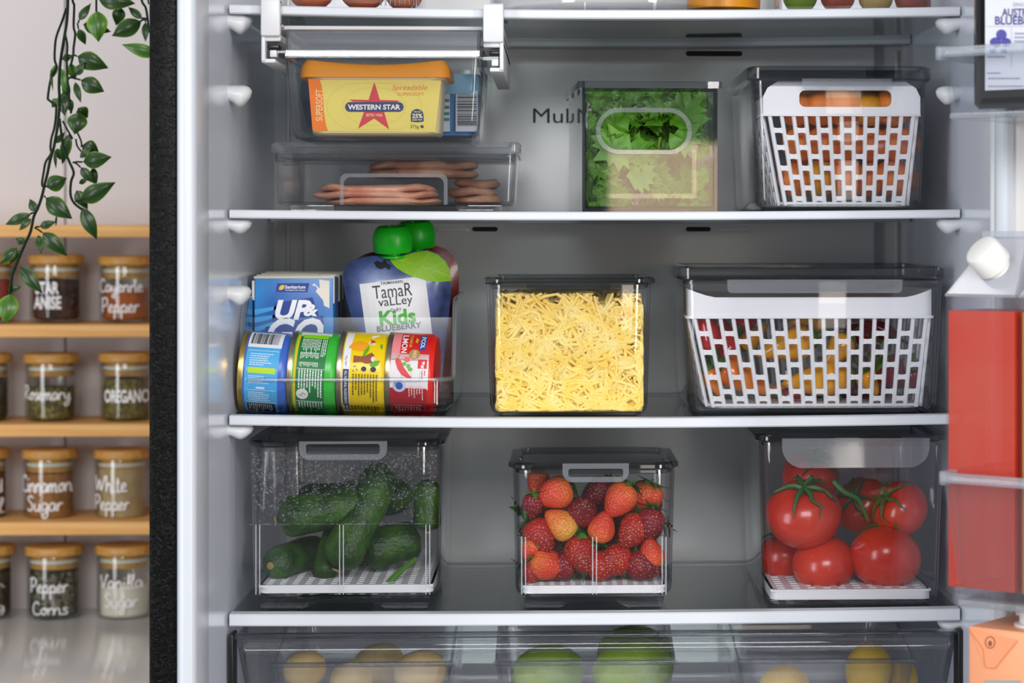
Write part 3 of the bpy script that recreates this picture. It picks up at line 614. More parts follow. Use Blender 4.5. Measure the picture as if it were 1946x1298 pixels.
# ---------------------------------------------------------------- scoop-front drinks bin
YK = 2.03; kx, kw = span(449, 860, YK); ksz = shelf_z(2, kx)
KB = thing('open_bin', 'clear scoop-fronted bin of tins, milk cartons and yoghurt pouches', 'bin', (kx, 2.15, ksz))
kd = .235; kfz = zpx(722, 650, YK); ksd = zpx(572, 650, YK)
def ktop(p):                               # high at the sides, swept down to a low front
    u = (p.y-YK)/kd; e = max(0, 1-u/.30); return ksd-(ksd-kfz)*min(1, e*e*1.9)
def kring(w_, d_, r, fz):
    o = []
    base = rr(kx, YK+kd/2, w_, d_, r, 0, 6)
    for i in range(len(base)):
        p, q = base[i], base[(i+1) % len(base)]; k = max(1, int((q-p).length/.006)); o += [p.lerp(q, j/k) for j in range(k)]
    return [Vector((p.x, p.y, fz(p))) for p in o]
o1 = kring(kw, kd, .02, ktop); o0 = kring(kw, kd, .02, lambda p: ksz+.008)
def inset(r_, w_, q): return [Vector((kx+(p.x-kx)*(1-2*q/kw), YK+kd/2+(p.y-YK-kd/2)*(1-2*q/kd), p.z if w_ is None else w_)) for p in r_]
MB().loft([inset(o0, ksz, .010), inset(o0, ksz+.002, .005), o0, o1, inset(o1, None, .0026), inset(o0, ksz+.009, .0026), inset(o0, ksz+.0035, .012)]).build('body', CLEAR, KB)
n1 = len(o1); rm = MB().tube([p for p in o1 if p.y < YK+kd*.5][0:0] or [o1[i] for i in range(n1)]+[o1[0]], .0021, 8, False); rm.build('rim', SOFTRIM, KB)
dv = zpx(603, 700, 2.098); MB().rbox(kx-kw/2+.004, kx+kw/2-.004, 2.098, 2.1002, ksz+.009, dv, .0002).build('divider', clear('divider_plastic', '#fafbfc', '#9aa0a8', .25, 1.49), KB)
for k in range(27):
    x = kx-kw/2+.018+(kw-.036)*k/26; MB().box(x-.0005, x+.0005, YK-.0008, YK+.0012, ksz+.003, ksz+.0105).build('grip_rib', CLEAR, KB, smooth=False)
# ---------------------------------------------------------------- crisper drawer and its bins
YC = 2.0; c0, c1 = P(446, 434, YC).x, P(1821, 434, YC).x; czt_ = zpx(1207, 1100, YC); czb = ZB+.02
CR = thing('crisper_drawer', 'wide clear crisper drawer below the lowest shelf', 'drawer', ((c0+c1)/2, 2.15, czb))
walls(MB(), (c0+c1)/2, YC, c1-c0, c1-c0-.03, .30, .28, czb, czt_, .008, .003, .008).build('body', CLEAR, CR)
MB().rbox(c0-.001, c1+.001, YC-.006, YC+.012, czt_-.001, czt_+.002, .001).build('rim', RIM, CR)
MB().rbox(c0+.006, c1-.006, YC-.009, YC-.0005, zpx(1238, 1100, YC), zpx(1213, 1100, YC), .004).build('grip', CLEAR, CR)
for x in (c0-.0025, c1+.0012): MB().rbox(x-.002, x+.002, YC-.004, YC+.02, czb+.05, czt_+.003, .001).build('side_guide', BLACK, CR)
CRB = []
for k, (x0, x1, lb) in enumerate(((516, 860, 'clear bin of potatoes inside the crisper drawer'), (940, 1285, 'clear bin of green mangoes inside the crisper drawer'), (1402, 1742, 'clear bin of lemons inside the crisper drawer'))):
    Y = 2.03; cx, w_ = span(x0, x1, Y); zt = zpx(1258, 1100, Y); zb = czb+.0032; root = thing('produce_bin', lb, 'bin', (cx, Y+.12, zb), 'bins in the crisper drawer')
    hgt = zt-zb; zh = zpx(1192, 1100, Y+.03)
    m = MB(); cy = Y+.12
    A = [rr(cx, cy, w_-.03, .215, .010, zb, 5), rr(cx, cy, w_-.02, .225, .012, zb+.006, 5), rr(cx, cy, w_, .24, .014, zt, 5)]
    hi = []
    for p in rr(cx, cy, w_, .24, .014, zt, 5): u = (p.y-(cy-.12))/.24; hi.append(Vector((p.x, p.y, zt+(.028 if u > .12 else .0))))
    B_ = [Vector((cx+(p.x-cx)*(1-.005/w_), cy+(p.y-cy)*.98, p.z)) for p in hi]
    m.loft(A+[hi, B_, rr(cx, cy, w_-.024, .22, .010, zb+.006, 5), rr(cx, cy, w_-.034, .21, .008, zb+.0025, 5)]); m.build('body', CLEAR, root)
    MB().rbox(cx-w_/2-.001, cx+w_/2+.001, Y-.002, Y+.0035, zt-.003, zt+.001, .001).build('rim', RIM, root); CRB.append((cx, w_, zb))
# ================================================================ things in the containers
def flat(Y): return lambda x, y: P(x, y, Y)
def prints(root, items):
    """items: (name, colour, builder) - one thin printed layer each"""
    for nm, colr, fn in items:
        m = MB(); fn(m); m.build(nm, ink(nm+colr, colr), root, smooth=False)
# ---------------------------------------------------------------- butter tub
YT = 2.045; tc_, tw = span(583, 846, YT); ztb = zpx(256, 712, YT)
TU = thing('butter_tub', 'yellow butter tub with orange lid and red star', 'tub', (tc_, YT+.045, ztb))
bt_, bw = span(590, 834, YT); CR_ = mat('tub_cream', '#f3e0b0', .4)
zc0 = zpx(139, 712, YT); cy = YT+.045
MB().loft([rr(bt_, cy, bw-.004, .074, .012, ztb, 5), rr(bt_, cy, bw, .079, .013, ztb+.002, 5), rr(tc_, cy, tw-.006, .0885, .014, zpx(151, 712, YT), 5), rr(tc_, cy, tw-.001, .090, .014, zpx(150.5, 712, YT), 5), rr(tc_, cy, tw, .0905, .014, zc0+.002, 5)]).build('body', CR_, TU)
lc, lw = span(568, 857, YT); m = MB(); zl0, zl1 = zpx(147, 712, YT), zpx(113, 712, YT); R = []
def lr(w_, d_, z, sag): 
    out = []; base = rr(lc, cy, w_, d_, .010, z, 4)
    for i in range(len(base)):
        p, q = base[i], base[(i+1) % len(base)]; k = max(1, int((q-p).length/.008)); out += [p.lerp(q, j/k) for j in range(k)]
    return [Vector((p.x, p.y, z+sag*min(1, ((p.x-lc)/(lw/2))**2))) for p in out]
base = lr(lw-.002, .0985, zl0, .0); n_ = len(base)
def lring(sx, sy, z, sag): return [Vector((lc+(p.x-lc)*sx, cy+(p.y-cy)*sy, z+sag*min(1, ((p.x-lc)/(lw/2))**2))) for p in base]
m.loft([lring(1, 1, zl0, 0), lring(1.002, 1.003, zl0+.003, 0), lring(.985, .985, zl0+.008, .002), lring(.93, .93, zl1-.005, .0048), lring(.89, .90, zl1-.0045, .0045)]).build('lid', mat('orange_lid', '#ffa226', .45, .3), TU)
def tubm(off): 
    def f(x, y): return P(x, y, YT+.0006+(y-151)/104*.0052-off)
    return f
T1, T2, T3, T4 = tubm(.0010), tubm(.0014), tubm(.0018), tubm(.0022)
prints(TU, [
 ('label_yellow', '#efdc6e', lambda m: quad(m, (592, 151.5), (838, 153), (827, 251), (597, 249), T1)),
 ('label_orange', '#fb7f1c', lambda m: m.add([T2(x, y) for x, y in ((585.5, 150), (607, 150.5), (611.5, 163), (614, 185), (615.5, 215), (619, 235), (623, 248.5), (594, 248))], [list(range(8))[::-1]])),
 ('side_lettering', '#f6e3a0', lambda m: text(m, 'SUPERSOFT', (600, 170, 613, 230), T3, .01, 0, -1)),
 ('star', '#d8404c', lambda m: (m.add([T2(x, y) for x, y in ((711.5, 156), (722, 190), (759, 191), (753, 195), (671, 193), (664, 189), (700.5, 190))], [[0, 1, 6], [6, 1, 2, 3, 4, 5]]), m.add([T2(x, y) for x, y in ((692, 212), (730, 212.5), (739.5, 245.5), (711, 225), (680.5, 244.5))], [[0, 4, 3], [0, 3, 1], [1, 3, 2]]))),
 ('banner', '#38446f', lambda m: poly(m, stadium(656, 767, 194, 212.3, 8), T3)),
 ('banner_lettering', '#f4f1ec', lambda m: text(m, 'WESTERN STAR', (661, 198.5, 761, 208.5), T4, .035)),
 ('founding_lettering', '#f3d9a0', lambda m: text(m, 'ESTD 1926', (696, 216, 726.5, 221.5), T3, .02)),
 ('spreadable_lettering', '#ee8d4a', lambda m: (text(m, 'Spreadable', (745, 161, 812, 174), T2, 0, .25), text(m, 'SUPERSOFT', (755.5, 176, 806, 182), T2, .0))),
 ('badge', '#2f3f58', lambda m: poly(m, [(781, 231), (780.5, 218), (783, 211), (788, 208), (793, 207), (798, 208.5), (803, 212), (805, 218), (805, 231), (793, 232.5)], T2)),
 ('badge_lettering', '#f2e8c2', lambda m: (text(m, '25%', (783, 216, 803, 224.5), T3, .03), text(m, 'LESS FAT', (783.5, 226, 802.5, 229.5), T3, .02), text(m, 'REDUCED', (786, 211, 800, 214), T3, .01))),
 ('weight_lettering', '#3c3a2c', lambda m: (text(m, '375g', (780, 237.5, 796, 245.5), T2), text(m, 'e', (799, 237.5, 805, 243.5), T2, .03)))])
# watermark rings pressed into the label
m = MB()
for rx, ry in ((90, 52), (60, 36)):
    ribbon(m, [(711+rx*math.cos(2*PI*k/40), 202+min(44, max(-44, ry*math.sin(2*PI*k/40)))) for k in range(41)], 1.2, tubm(.0012))
m.build('embossed_ring', ink('ring', '#e6d062'), TU, smooth=False)
# blue tub behind it
YBt = 2.16; c_, w_ = span(594, 916, YBt); z0 = zpx(257, 760, YBt); BT = thing('spread_tub', 'blue and pale blue tub with a barcode behind the butter tub', 'tub', (c_, YBt+.04, z0))
MB().loft([rr(c_, YBt+.04, w_-.012, .075, .012, z0, 5), rr(c_, YBt+.04, w_-.004, .085, .014, zpx(178, 760, YBt), 5)]).build('body', mat('tub_blue', '#3b79b8', .4), BT)
MB().loft([rr(c_, YBt+.04, w_-.004, .09, .014, zpx(179, 760, YBt), 5), rr(c_, YBt+.04, w_, .094, .014, zpx(168, 760, YBt), 5), rr(c_, YBt+.04, w_-.004, .09, .014, zpx(141, 760, YBt), 5)]).build('lid', mat('tub_pale_blue', '#8cc4e4', .4), BT)
B1, B2 = flat(YBt-.0035), flat(YBt-.0039)
def bars(m, x0, y0, x1, y1, mp, n, seed, horiz=False):
    R = random.Random(seed); q = 0.
    tot = [(R.choice((.6, .6, 1.2, 1.8)), R.choice((.6, .6, 1.2))) for _ in range(n)]; s_ = sum(a+b for a, b in tot)
    for a, b in tot:
        if horiz: rect(m, x0, y0+(y1-y0)*q/s_, x1, y0+(y1-y0)*(q+a)/s_, mp)
        else: rect(m, x0+(x1-x0)*q/s_, y0, x0+(x1-x0)*(q+a)/s_, y1, mp, 1, 9)
        q += a+b
prints(BT, [('barcode_panel', '#d9e2ea', lambda m: (rect(m, 866, 172, 908, 250, B1), rect(m, 838, 172, 855, 250, B1))), ('barcode', '#2a2c33', lambda m: bars(m, 869, 180, 906, 240, B2, 22, 3, True)),
            ('table_green', '#2f8a77', lambda m: [rect(m, 838, y, 854, y+6, B2) for y in (188, 201, 213, 224)])])
# ---------------------------------------------------------------- ham in the flat container
HAM = mat('ham_meat', '#c98368', .35, .5, var=('#e8b89c', 42, 4, .35, .7), sss=.1); HAM2 = mat('smoked_meat', '#a9745a', .35, var=('#d9b296', 30, 4, .4, .7))
hx, hw = span(590, 850, 2.06); hz = zpx(389, 750, 2.03)+.0024
def slices(label, x0, x1, ya, yb, Y, m_, n, seed):
    cx, w_ = span(x0, x1, Y); za, zb = zpx(ya, 700, Y), zpx(yb, 700, Y); root = thing('sliced_meat', label, 'meat', (cx, Y+.05, zb)); R = random.Random(seed)
    for k in range(n):
        z = zb+(za-zb)*k/n; t = (za-zb)/n*.99; ww = w_*(1-.12*abs(k/(n-1 or 1)-.4))*R.uniform(.94, 1); ox = R.uniform(-.006, .006)
        rings = []
        for q, (e, dz) in enumerate(((.004, 0), (.0008, t*.25), (0, t*.5), (.0008, t*.75), (.004, t))):
            base = rr(cx+ox, Y+.05, ww-2*e, .11-2*e, .03, z+dz, 8); rings.append([Vector((p.x, p.y+.003*math.sin(p.x*240+k), p.z+.0012*math.sin(p.x*170+k*2)*(k > 0 or q > 1))) for p in base])
        MB().loft(rings).build('slice', m_, root)
    return root
slices('stack of pink ham slices at the front of the flat container', 592, 836, 351, 389.5, 2.05, HAM, 3, 1)
slices('brown smoked meat piece lying on top of the ham slices', 694, 925, 306, 336, 2.09, HAM2, 2, 4)
slices('dark meat slices at the right side of the flat container', 850, 950, 340, 388, 2.12, HAM2, 3, 6)
# ---------------------------------------------------------------- parsley
PG = attr_mat('parsley_green', '#35600c', '#7aa42c', .45, .4, mid=(.5, '#4a7e16')); PS = mat('parsley_stem', '#86ad4c', .45)
PY_ = thing('parsley_bunch', 'bunch of green parsley leaves in the open bin', 'herbs', (0, 0, 0)); PY_['_o'] = (0, 0, 0)
def parsley_leaf(c, n, up, size, seed):
    """three toothed leaflets on a short stalk, cupped"""
    R = random.Random(seed); n = n.normalized(); up = (up-n*up.dot(n)).normalized(); rt = up.cross(n); m = MB()
    for ang, sc, off in ((0, 1, .42), (1.15, .8, .30), (-1.15, .8, .30)):
        d = up*math.cos(ang)+rt*math.sin(ang); s_ = rt*math.cos(ang)-up*math.sin(ang); o = c+d*size*off*.25
        half = [(.05, .08), (.26, .14), (.52, .30), (.40, .38), (.66, .56), (.46, .58), (.56, .80), (.32, .74), (.32, .98), (.15, .86)]
        out = [(0, 0)]+half+[(0, 1.14)]+[(-x, y) for x, y in half[::-1]]; out = [(x+R.uniform(-.04, .04), y+R.uniform(-.04, .04)-.5) for x, y in out]; o = o+d*size*.31*sc
        vs = [o]; at = [0.]
        for fr in (.5, 1):
            for x, y in out:
                q = o+(d*(y*fr+(.0 if fr == 1 else .0))+s_*x*fr)*size*sc*.62; q = q+n*size*(.10*fr*fr*R.uniform(.2, 1.6)-.06*abs(x)); vs.append(Vector((max(-wp/2+.006, min(wp/2-.006, q.x)), max(.0055, min(dp-.005, q.y)), max(.004, min(PHZ-.004, q.z))))); at.append(.25+.5*fr*R.random())
        k_ = len(out); fs = [[0, 1+j, 1+(j+1) % k_] for j in range(k_)]+[[1+j, 1+k_+j, 1+k_+(j+1) % k_, 1+(j+1) % k_] for j in range(k_)]
        vs[0] = Vector((max(-wp/2+.005, min(wp/2-.005, vs[0].x)), max(.006, min(dp-.005, vs[0].y)), max(.004, min(PHZ-.005, vs[0].z)))); m.add(vs, fs, at)
    m.build('leaf', PG, PY_, sharp=80)
s_ = S(YP)
def pl(px, py, dep): return Vector(((px-1235)/s_, dep, (400-py)/s_))
lv = [(1205, 252, .016, -.9, 34), (1268, 250, .015, .8, 34), (1230, 238, .030, .2, 18), (1185, 335, .010, 2.8, 30), (1235, 352, .02, .6, 20), (1128, 355, .009, -.3, 28), (1128, 300, .014, .4, 16), (1122, 250, .016, -.2, 16),
      (1120, 200, .02, .2, 16), (1128, 375, .012, 1.2, 14), (1345, 300, .012, .2, 15), (1350, 350, .012, -.2, 15), (1345, 250, .016, .4, 15), (1350, 205, .02, -.4, 15), (1345, 385, .014, 1, 13),
      (1150, 168, .03, .3, 15), (1180, 172, .05, -.2, 15), (1215, 168, .04, .5, 15), (1250, 172, .05, -.5, 15), (1290, 168, .03, .1, 16), (1325, 172, .04, .6, 14), (1270, 182, .02, -.9, 18), (1165, 380, .014, 1.0, 15), (1310, 240, .03, .5, 17), (1290, 330, .03, .4, 20), (1250, 300, .035, -.4, 22), (1160, 290, .03, .7, 20), (1310, 380, .02, .8, 16), (1210, 200, .04, .2, 20), (1165, 210, .04, -.6, 20)]
R_ = random.Random(3)
for k in range(64): lv.append((R_.uniform(1128, 1340), R_.uniform(172, 388), R_.uniform(.035, .15), R_.uniform(-2, 2), R_.uniform(18, 25)))
for k, (px, py, dep, ang, sz_) in enumerate(lv):
    R = random.Random(k); parsley_leaf(pl(px, py, dep), Vector((R.uniform(-.45, .45), -1, R.uniform(-.2, .6))), Vector((math.sin(ang), 0, math.cos(ang))) if k % 3 else Vector((math.sin(ang), 0, -math.cos(ang))), sz_/1000*1.75, k)
for k in range(12):
    R = random.Random(k+50); a = pl(R.uniform(1150, 1320), 385, R.uniform(.05, .15)); b = pl(R.uniform(1140, 1330), R.uniform(180, 260), R.uniform(.03, .16))
    MB().tube(catmull([a, a.lerp(b, .5)+Vector((R.uniform(-.01, .01), 0, 0)), b], 4), .0014, 6).build('stem', PS, PY_)
PY_.matrix_world = PBM
# ---------------------------------------------------------------- round and long produce
def fruit(name, label, cat, c, axis, prof, m_, group=None, n=20, wob=.0, seed=0, bend=0, squash=(1, 1), spin=0, at=None):
    """body of revolution along its own +Z, wobbled; prof = [(r, z)]"""
    root = MB(); R = []
    for i, (r, z) in enumerate(prof):
        ring = []
        for k in range(n):
            a = 2*PI*k/n; d = Vector((math.cos(a), math.sin(a), 0)); q = 1+wob*noise.noise(Vector((d.x*1.3+seed*3.1, d.y*1.3+seed*1.7, z*40)))
            zz = z-prof[len(prof)//2][1]; ring.append(Vector((d.x*r*q*squash[0]+bend*zz*zz, d.y*r*q*squash[1], z)))
        R.append(ring)
    root.loft(R, at=at); o = root.build(name, m_, None, sharp=75, origin=(0, 0, 0)); o['_o'] = (0, 0, 0)
    o.location = c; q = Vector(axis).to_track_quat('Z', 'Y'); o.rotation_euler = (q.to_matrix() @ Matrix.Rotation(spin, 3, 'Z')).to_euler()
    tag(o, label, cat, group); return o
def sph(r, n=12, h=1.0, dim=0, dimb=0):
    """profile of a fruit with dimples at the stalk (top) and blossom end"""
    out = []
    for k in range(n+1):
        a = PI*k/n; rr_ = r*math.sin(a); z = -r*h*math.cos(a)
        z -= dim*r*math.exp(-((rr_/r)/.28)**2)*(1 if k > n/2 else 0); z += dimb*r*math.exp(-((rr_/r)/.22)**2)*(1 if k < n/2 else 0)
        out.append((max(rr_, 1e-5), z))
    return out
# oranges in the basket
ORG = mat('mandarin_skin', '#e8842e', .42, .5, bump=(900, .35), var=('#d86e26', 30, 3, .4, .7)); ORY = mat('mandarin_yellow', '#e0a01c', .45, .5, bump=(900, .35), var=('#cf8a14', 40, 3, .4, .7))
k = 0
GO = 'oranges in the white basket'
rows = [(0, 0, 'bottom'), (1, .034, 'middle'), (2, .068, 'upper')]
names = {(2, 0): 'reddish orange at the left end seen over the basket edge', (2, 1): 'small orange resting left of the basket hand hole', (2, 2): 'plump orange filling the middle of the basket hand hole', (2, 3): 'yellow orange behind the right end of the basket hand hole', (2, 4): 'dark orange at the right end of the basket'}
cols_ = ['leftmost', 'second from the left', 'middle', 'second from the right', 'rightmost']
for lay, zo, nm in rows:
    for i in range(5):
        px = 1512+i*46+(8 if lay == 1 else 0); r = .0165+.0012*((i*7+lay*3) % 3)
        Y = 2.034+.033+(.004 if lay == 1 else 0)+lay*-.004; x = P(min(px, 1716), 434, Y).x; z = esz+.012+r+zo*.92
        fruit('orange', names.get((lay, i), 'small orange in the %s row of the basket, %s' % (nm, cols_[i])), 'fruit', (x, Y, z), (R_.uniform(-.5, .5), -.3, 1), sph(r, 12, .92, .08), ORY if (lay, i) in ((2, 3), (0, 1)) else ORG, GO, wob=.03, seed=k); k += 1
    for i in range(4):
        px = 1525+i*55; Y = 2.034+.075; r = .019; x = P(px, 434, Y).x
        fruit('orange', 'orange hidden behind the front row in the basket', 'fruit', (x, Y, esz+.012+r+zo*.98), (R_.uniform(-.5, .5), .2, 1), sph(r, 12, .92, .08), ORG, GO+', back row', wob=.03, seed=k+40); k += 1
# ---------------------------------------------------------------- grated cheese
CH = mat('grated_cheese', '#f0cd62', .5, .3, var=('#f4dc8e', 60, 2, .35, .7), sss=.12); CH2 = mat('cheese_core', '#e0b850', .6)
iw = cwb/2-.005; Rn = random.Random(11); cm = MB(); fy0, fy1 = 2.02+.0065, 2.02+.15-.0065; fz0 = csz+.003
def cheese_top(x, y): u = (x-ccx)/iw; v = (y-fy0)/(fy1-fy0); return zpx(588, 1080, 2.03)+.010*(1-u*u)*(.35+.65*min(1, v*3))+.004*math.sin(u*9+v*4)
def shred(p, d, L_, w_, bendv, m_):
    d = d.normalized(); u = d.cross(Vector((.3, .2, 1))).normalized(); v = d.cross(u); R = []
    for q in range(5):
        t = q/4-.5; c = p+d*L_*t+bendv*(t*t-.12)*L_; ww = w_*(.75 if q in (0, 4) else 1)
        c.x = min(max(c.x, ccx-iw-.001+w_), ccx+iw+.001-w_); c.y = min(max(c.y, fy0-.0035+w_), fy1+.003-w_); c.z = min(max(c.z, fz0+w_), czt-.008)
        R.append([c+(u*math.cos(h)+v*math.sin(h)*.75)*ww for h in (.4, 1.57, 2.74, 3.54, 4.71, 5.88)])
    m_.loft(R)
for k in range(2200):
    m_ = Rn.random(); L_ = Rn.choice((.016, .024, .032, .042))*Rn.uniform(.7, 1.2); w_ = Rn.uniform(.0019, .0030)
    if m_ < .52: y = fy0+Rn.uniform(-.002, .005); x = ccx+Rn.uniform(-iw, iw); z = fz0+Rn.random()*(cheese_top(x, y)-fz0); d = Vector((Rn.gauss(0, 1), Rn.gauss(0, .12), Rn.gauss(0, .75)))
    elif m_ < .64: x = ccx+Rn.choice((-1, 1))*(iw-Rn.uniform(-.001, .004)); y = Rn.uniform(fy0, fy1); z = fz0+Rn.random()*(cheese_top(x, y)-fz0); d = Vector((Rn.gauss(0, .12), Rn.gauss(0, 1), Rn.gauss(0, .7)))
    else: x = ccx+Rn.uniform(-iw, iw); y = Rn.uniform(fy0, fy1); z = cheese_top(x, y)+Rn.uniform(-.006, .004); d = Vector((Rn.gauss(0, 1), Rn.gauss(0, 1), Rn.gauss(0, .35)))
    if k % 6 == 0: L_ *= .35
    shred(Vector((x, y, z)), d, L_, w_, Vector((Rn.gauss(0, .5), 0 if m_ < .64 else Rn.gauss(0, .4), Rn.gauss(0, .6))), cm)
ch = cm.build('grated_cheese', CH, None, sharp=70); tag(ch, 'heap of pale yellow grated cheese strands in the clear tub', 'cheese', kind='stuff')
R2 = []
for zz in (0, 1):
    pass
core = MB(); nx = 14; top = []
core.loft([rr(ccx, (fy0+fy1)/2, 2*iw-.009, fy1-fy0-.009, .012, fz0, 5), rr(ccx, (fy0+fy1)/2, 2*iw-.009, fy1-fy0-.009, .012, zpx(606, 1080, 2.03), 5)]).build('cheese_core', CH2, ch)
# ---------------------------------------------------------------- mini peppers
def pepper(label, x0, y0, x1, y1, rp, Y, col, seed, stem=True):
    """from the stalk end (x0, y0) to the tip (x1, y1) in the photo"""
    a, b = P(x0, y0, Y), P(x1, y1, Y+random.Random(seed).uniform(-.012, .012)); L_ = (b-a).length; r = 1.32*rp/S(Y); a.y = max(a.y, 2.051+r); b.y = max(b.y, 2.051+r); L_ = (b-a).length; pr = []
    for k in range(15):
        t = k/14; q = math.sin(PI*min(1, t*1.0)**.62)**.55*(1-.45*t**1.5); pr.append((max(r*q, 1e-5), t*L_))
    pr[0] = (r*.25, .004); o = fruit('mini_pepper', label, 'pepper', a, b-a, pr, col, 'mini peppers in the wide basket', n=18, wob=.14, seed=seed, bend=random.Random(seed).uniform(-2.2, 2.2), squash=(1, .92))
    if stem:
        G = mat('pepper_stem', '#3f6a24', .5); m = MB(); m.lathe([(r*.62, .004), (r*.55, .0), (r*.18, -.004), (r*.14, -.012), (r*.17, -.014)], n=10); m.build('stalk', G, o)
    return o
PY1 = mat('pepper_yellow', '#f2a516', .18, .6, var=('#f7b92a', 18, 2, .4, .7), coat=.4); PO = mat('pepper_orange', '#ee7c1a', .18, .6, var=('#f39a2c', 18, 2, .4, .7), coat=.4); PR = mat('pepper_red', '#c8202a', .18, .6, var=('#d83a30', 18, 2, .4, .7), coat=.4); PM = mat('pepper_maroon', '#7c1426', .2, .6, coat=.4)
pf = psz+.010
for k, (lb, x0, y0, x1, y1, rp, Y, c) in enumerate((
 ('red mini pepper upright in the left end of the wide basket', 1352, 672, 1338, 566, 20, 2.062, PR),
 ('red mini pepper leaning beside the leftmost one', 1392, 690, 1372, 598, 20, 2.075, PR),
 ('orange mini pepper lying at the lower left of the wide basket', 1366, 694, 1470, 752, 27, 2.06, PO),
 ('dark orange mini pepper in the bottom left corner of the wide basket', 1345, 700, 1372, 756, 18, 2.06, PO),
 ('yellow mini pepper arching across the middle of the wide basket', 1548, 640, 1436, 676, 29, 2.066, PY1),
 ('long yellow-orange mini pepper lying at the bottom centre of the wide basket', 1622, 716, 1484, 730, 31, 2.06, PY1),
 ('yellow mini pepper standing behind the centre slats', 1572, 618, 1500, 612, 22, 2.085, PY1),
 ('yellow mini pepper with green stalk right of centre', 1616, 640, 1560, 700, 22, 2.075, PY1),
 ('small yellow mini pepper with dark stalk at the bottom right', 1640, 705, 1668, 752, 20, 2.066, PY1),
 ('maroon mini pepper with a pale stalk at the lower right', 1674, 690, 1722, 738, 30, 2.066, PM),
 ('maroon mini pepper in the right corner of the wide basket', 1738, 700, 1742, 744, 18, 2.07, PM),
 ('red mini pepper hidden under the yellow ones', 1480, 752, 1555, 760, 14, 2.075, PM),
 ('dark red mini pepper behind the right of centre slats', 1650, 640, 1602, 622, 18, 2.10, PM),
 ('yellow mini pepper behind the left slats near the top', 1410, 660, 1460, 615, 16, 2.10, PY1),
 ('red mini pepper at the back left of the wide basket', 1400, 628, 1440, 600, 18, 2.12, PR),
 ('red mini pepper at the back right of the wide basket', 1700, 640, 1640, 610, 16, 2.13, PM),
 ('orange mini pepper on the basket floor behind the front ones', 1560, 740, 1440, 745, 22, 2.11, PO),
 ('maroon mini pepper on the basket floor behind the right ones', 1600, 740, 1700, 742, 22, 2.11, PM))):
    pepper(lb, x0, y0, x1, y1, rp, Y, c, k+1)
# ---------------------------------------------------------------- cucumbers
CU = mat('cucumber_skin', '#16380a', .38, .35, bump=(240, .9), var=('#447418', 30, 5, .40, .70))
def cucumber(label, x0, y0, x1, y1, rp, Y0, Y1, seed, sc=1):
    a, b = P(x0, y0, Y0), P(x1, y1, Y1); L_ = (b-a).length; r = rp/S((Y0+Y1)/2); pr = []
    for k in range(17):
        t = k/16; q = min(1, math.sqrt(max(0, 1-(1-min(1, t/.16))**2)), math.sqrt(max(0, 1-(1-min(1, (1-t)/.2))**2))); pr.append((max(r*q*(1-.12*t), 1e-5), t*L_))
    o = fruit('cucumber', label, 'cucumber', a, b-a, pr, CU, 'cucumbers in the lidded bin', n=18, wob=.10, seed=seed, bend=.5*random.Random(seed).uniform(-1, 1))
    MB().lathe([(r*.22, -.0008), (r*.2, -.002), (r*.05, -.0025)], n=10).build('stem_end', mat('cucumber_scar', '#8d7a3c', .7), o); return o
cucumber('cucumber lying level at the left of the bin', 526, 988, 700, 952, 40, 2.062, 2.075, 1)
cucumber('long cucumber leaning diagonally in the centre of the bin', 640, 1082, 735, 880, 40, 2.052, 2.085, 2)
cucumber('cucumber standing against the right wall of the bin', 812, 1010, 812, 910, 27, 2.06, 2.07, 3)
cucumber('dark cucumber end at the lower left of the bin', 515, 1075, 610, 1040, 33, 2.06, 2.15, 4)
cucumber('cucumber stub with a brown stem scar near the tray', 612, 1102, 640, 1000, 25, 2.068, 2.10, 5)
cucumber('cucumber lying behind the leaning one at the right', 690, 1050, 800, 1020, 40, 2.10, 2.11, 6)
cucumber('dark cucumber on the tray at the back of the bin', 560, 1060, 720, 1060, 38, 2.16, 2.16, 7)
cucumber('dark cucumber high up at the back of the bin', 560, 960, 790, 940, 38, 2.18, 2.17, 8)
o = MB().tube([P(733, 1116, 2.045), P(748, 1098, 2.05), P(765, 1082, 2.062), P(790, 1062, 2.075)], [.0032, .003, .0026, .0022], 8).build('bean_pod', mat('pod_green', '#4a7a22', .45)); tag(o, 'thin green pod lying on the tray at the right of the cucumbers', 'vegetable')
dr = MB(); Rn = random.Random(5)
for k in range(1700):
    px = Rn.uniform(480, 828); py = 862+abs(Rn.gauss(0, 1))*68
    if py > 1000: 
        if Rn.random() < .75: continue
        py = Rn.uniform(1000, 1120)
    rd = Rn.choice((.0005, .0007, .0009, .0013))*Rn.uniform(.7, 1.25)
    if py > 980: rd *= .6
    p = P(px, py, 2.016+.0024); hemi = []
    for i, (a, b) in enumerate(((1, 0), (.8, .45), (.35, .75))):
        hemi.append([p+Vector((rd*a*math.cos(2*PI*j/8), rd*b, rd*a*math.sin(2*PI*j/8))) for j in range(8)])
    dr.loft(hemi)
d_ = dr.build('condensation', DROP, UB, sharp=180); d_['kind'] = 'stuff'
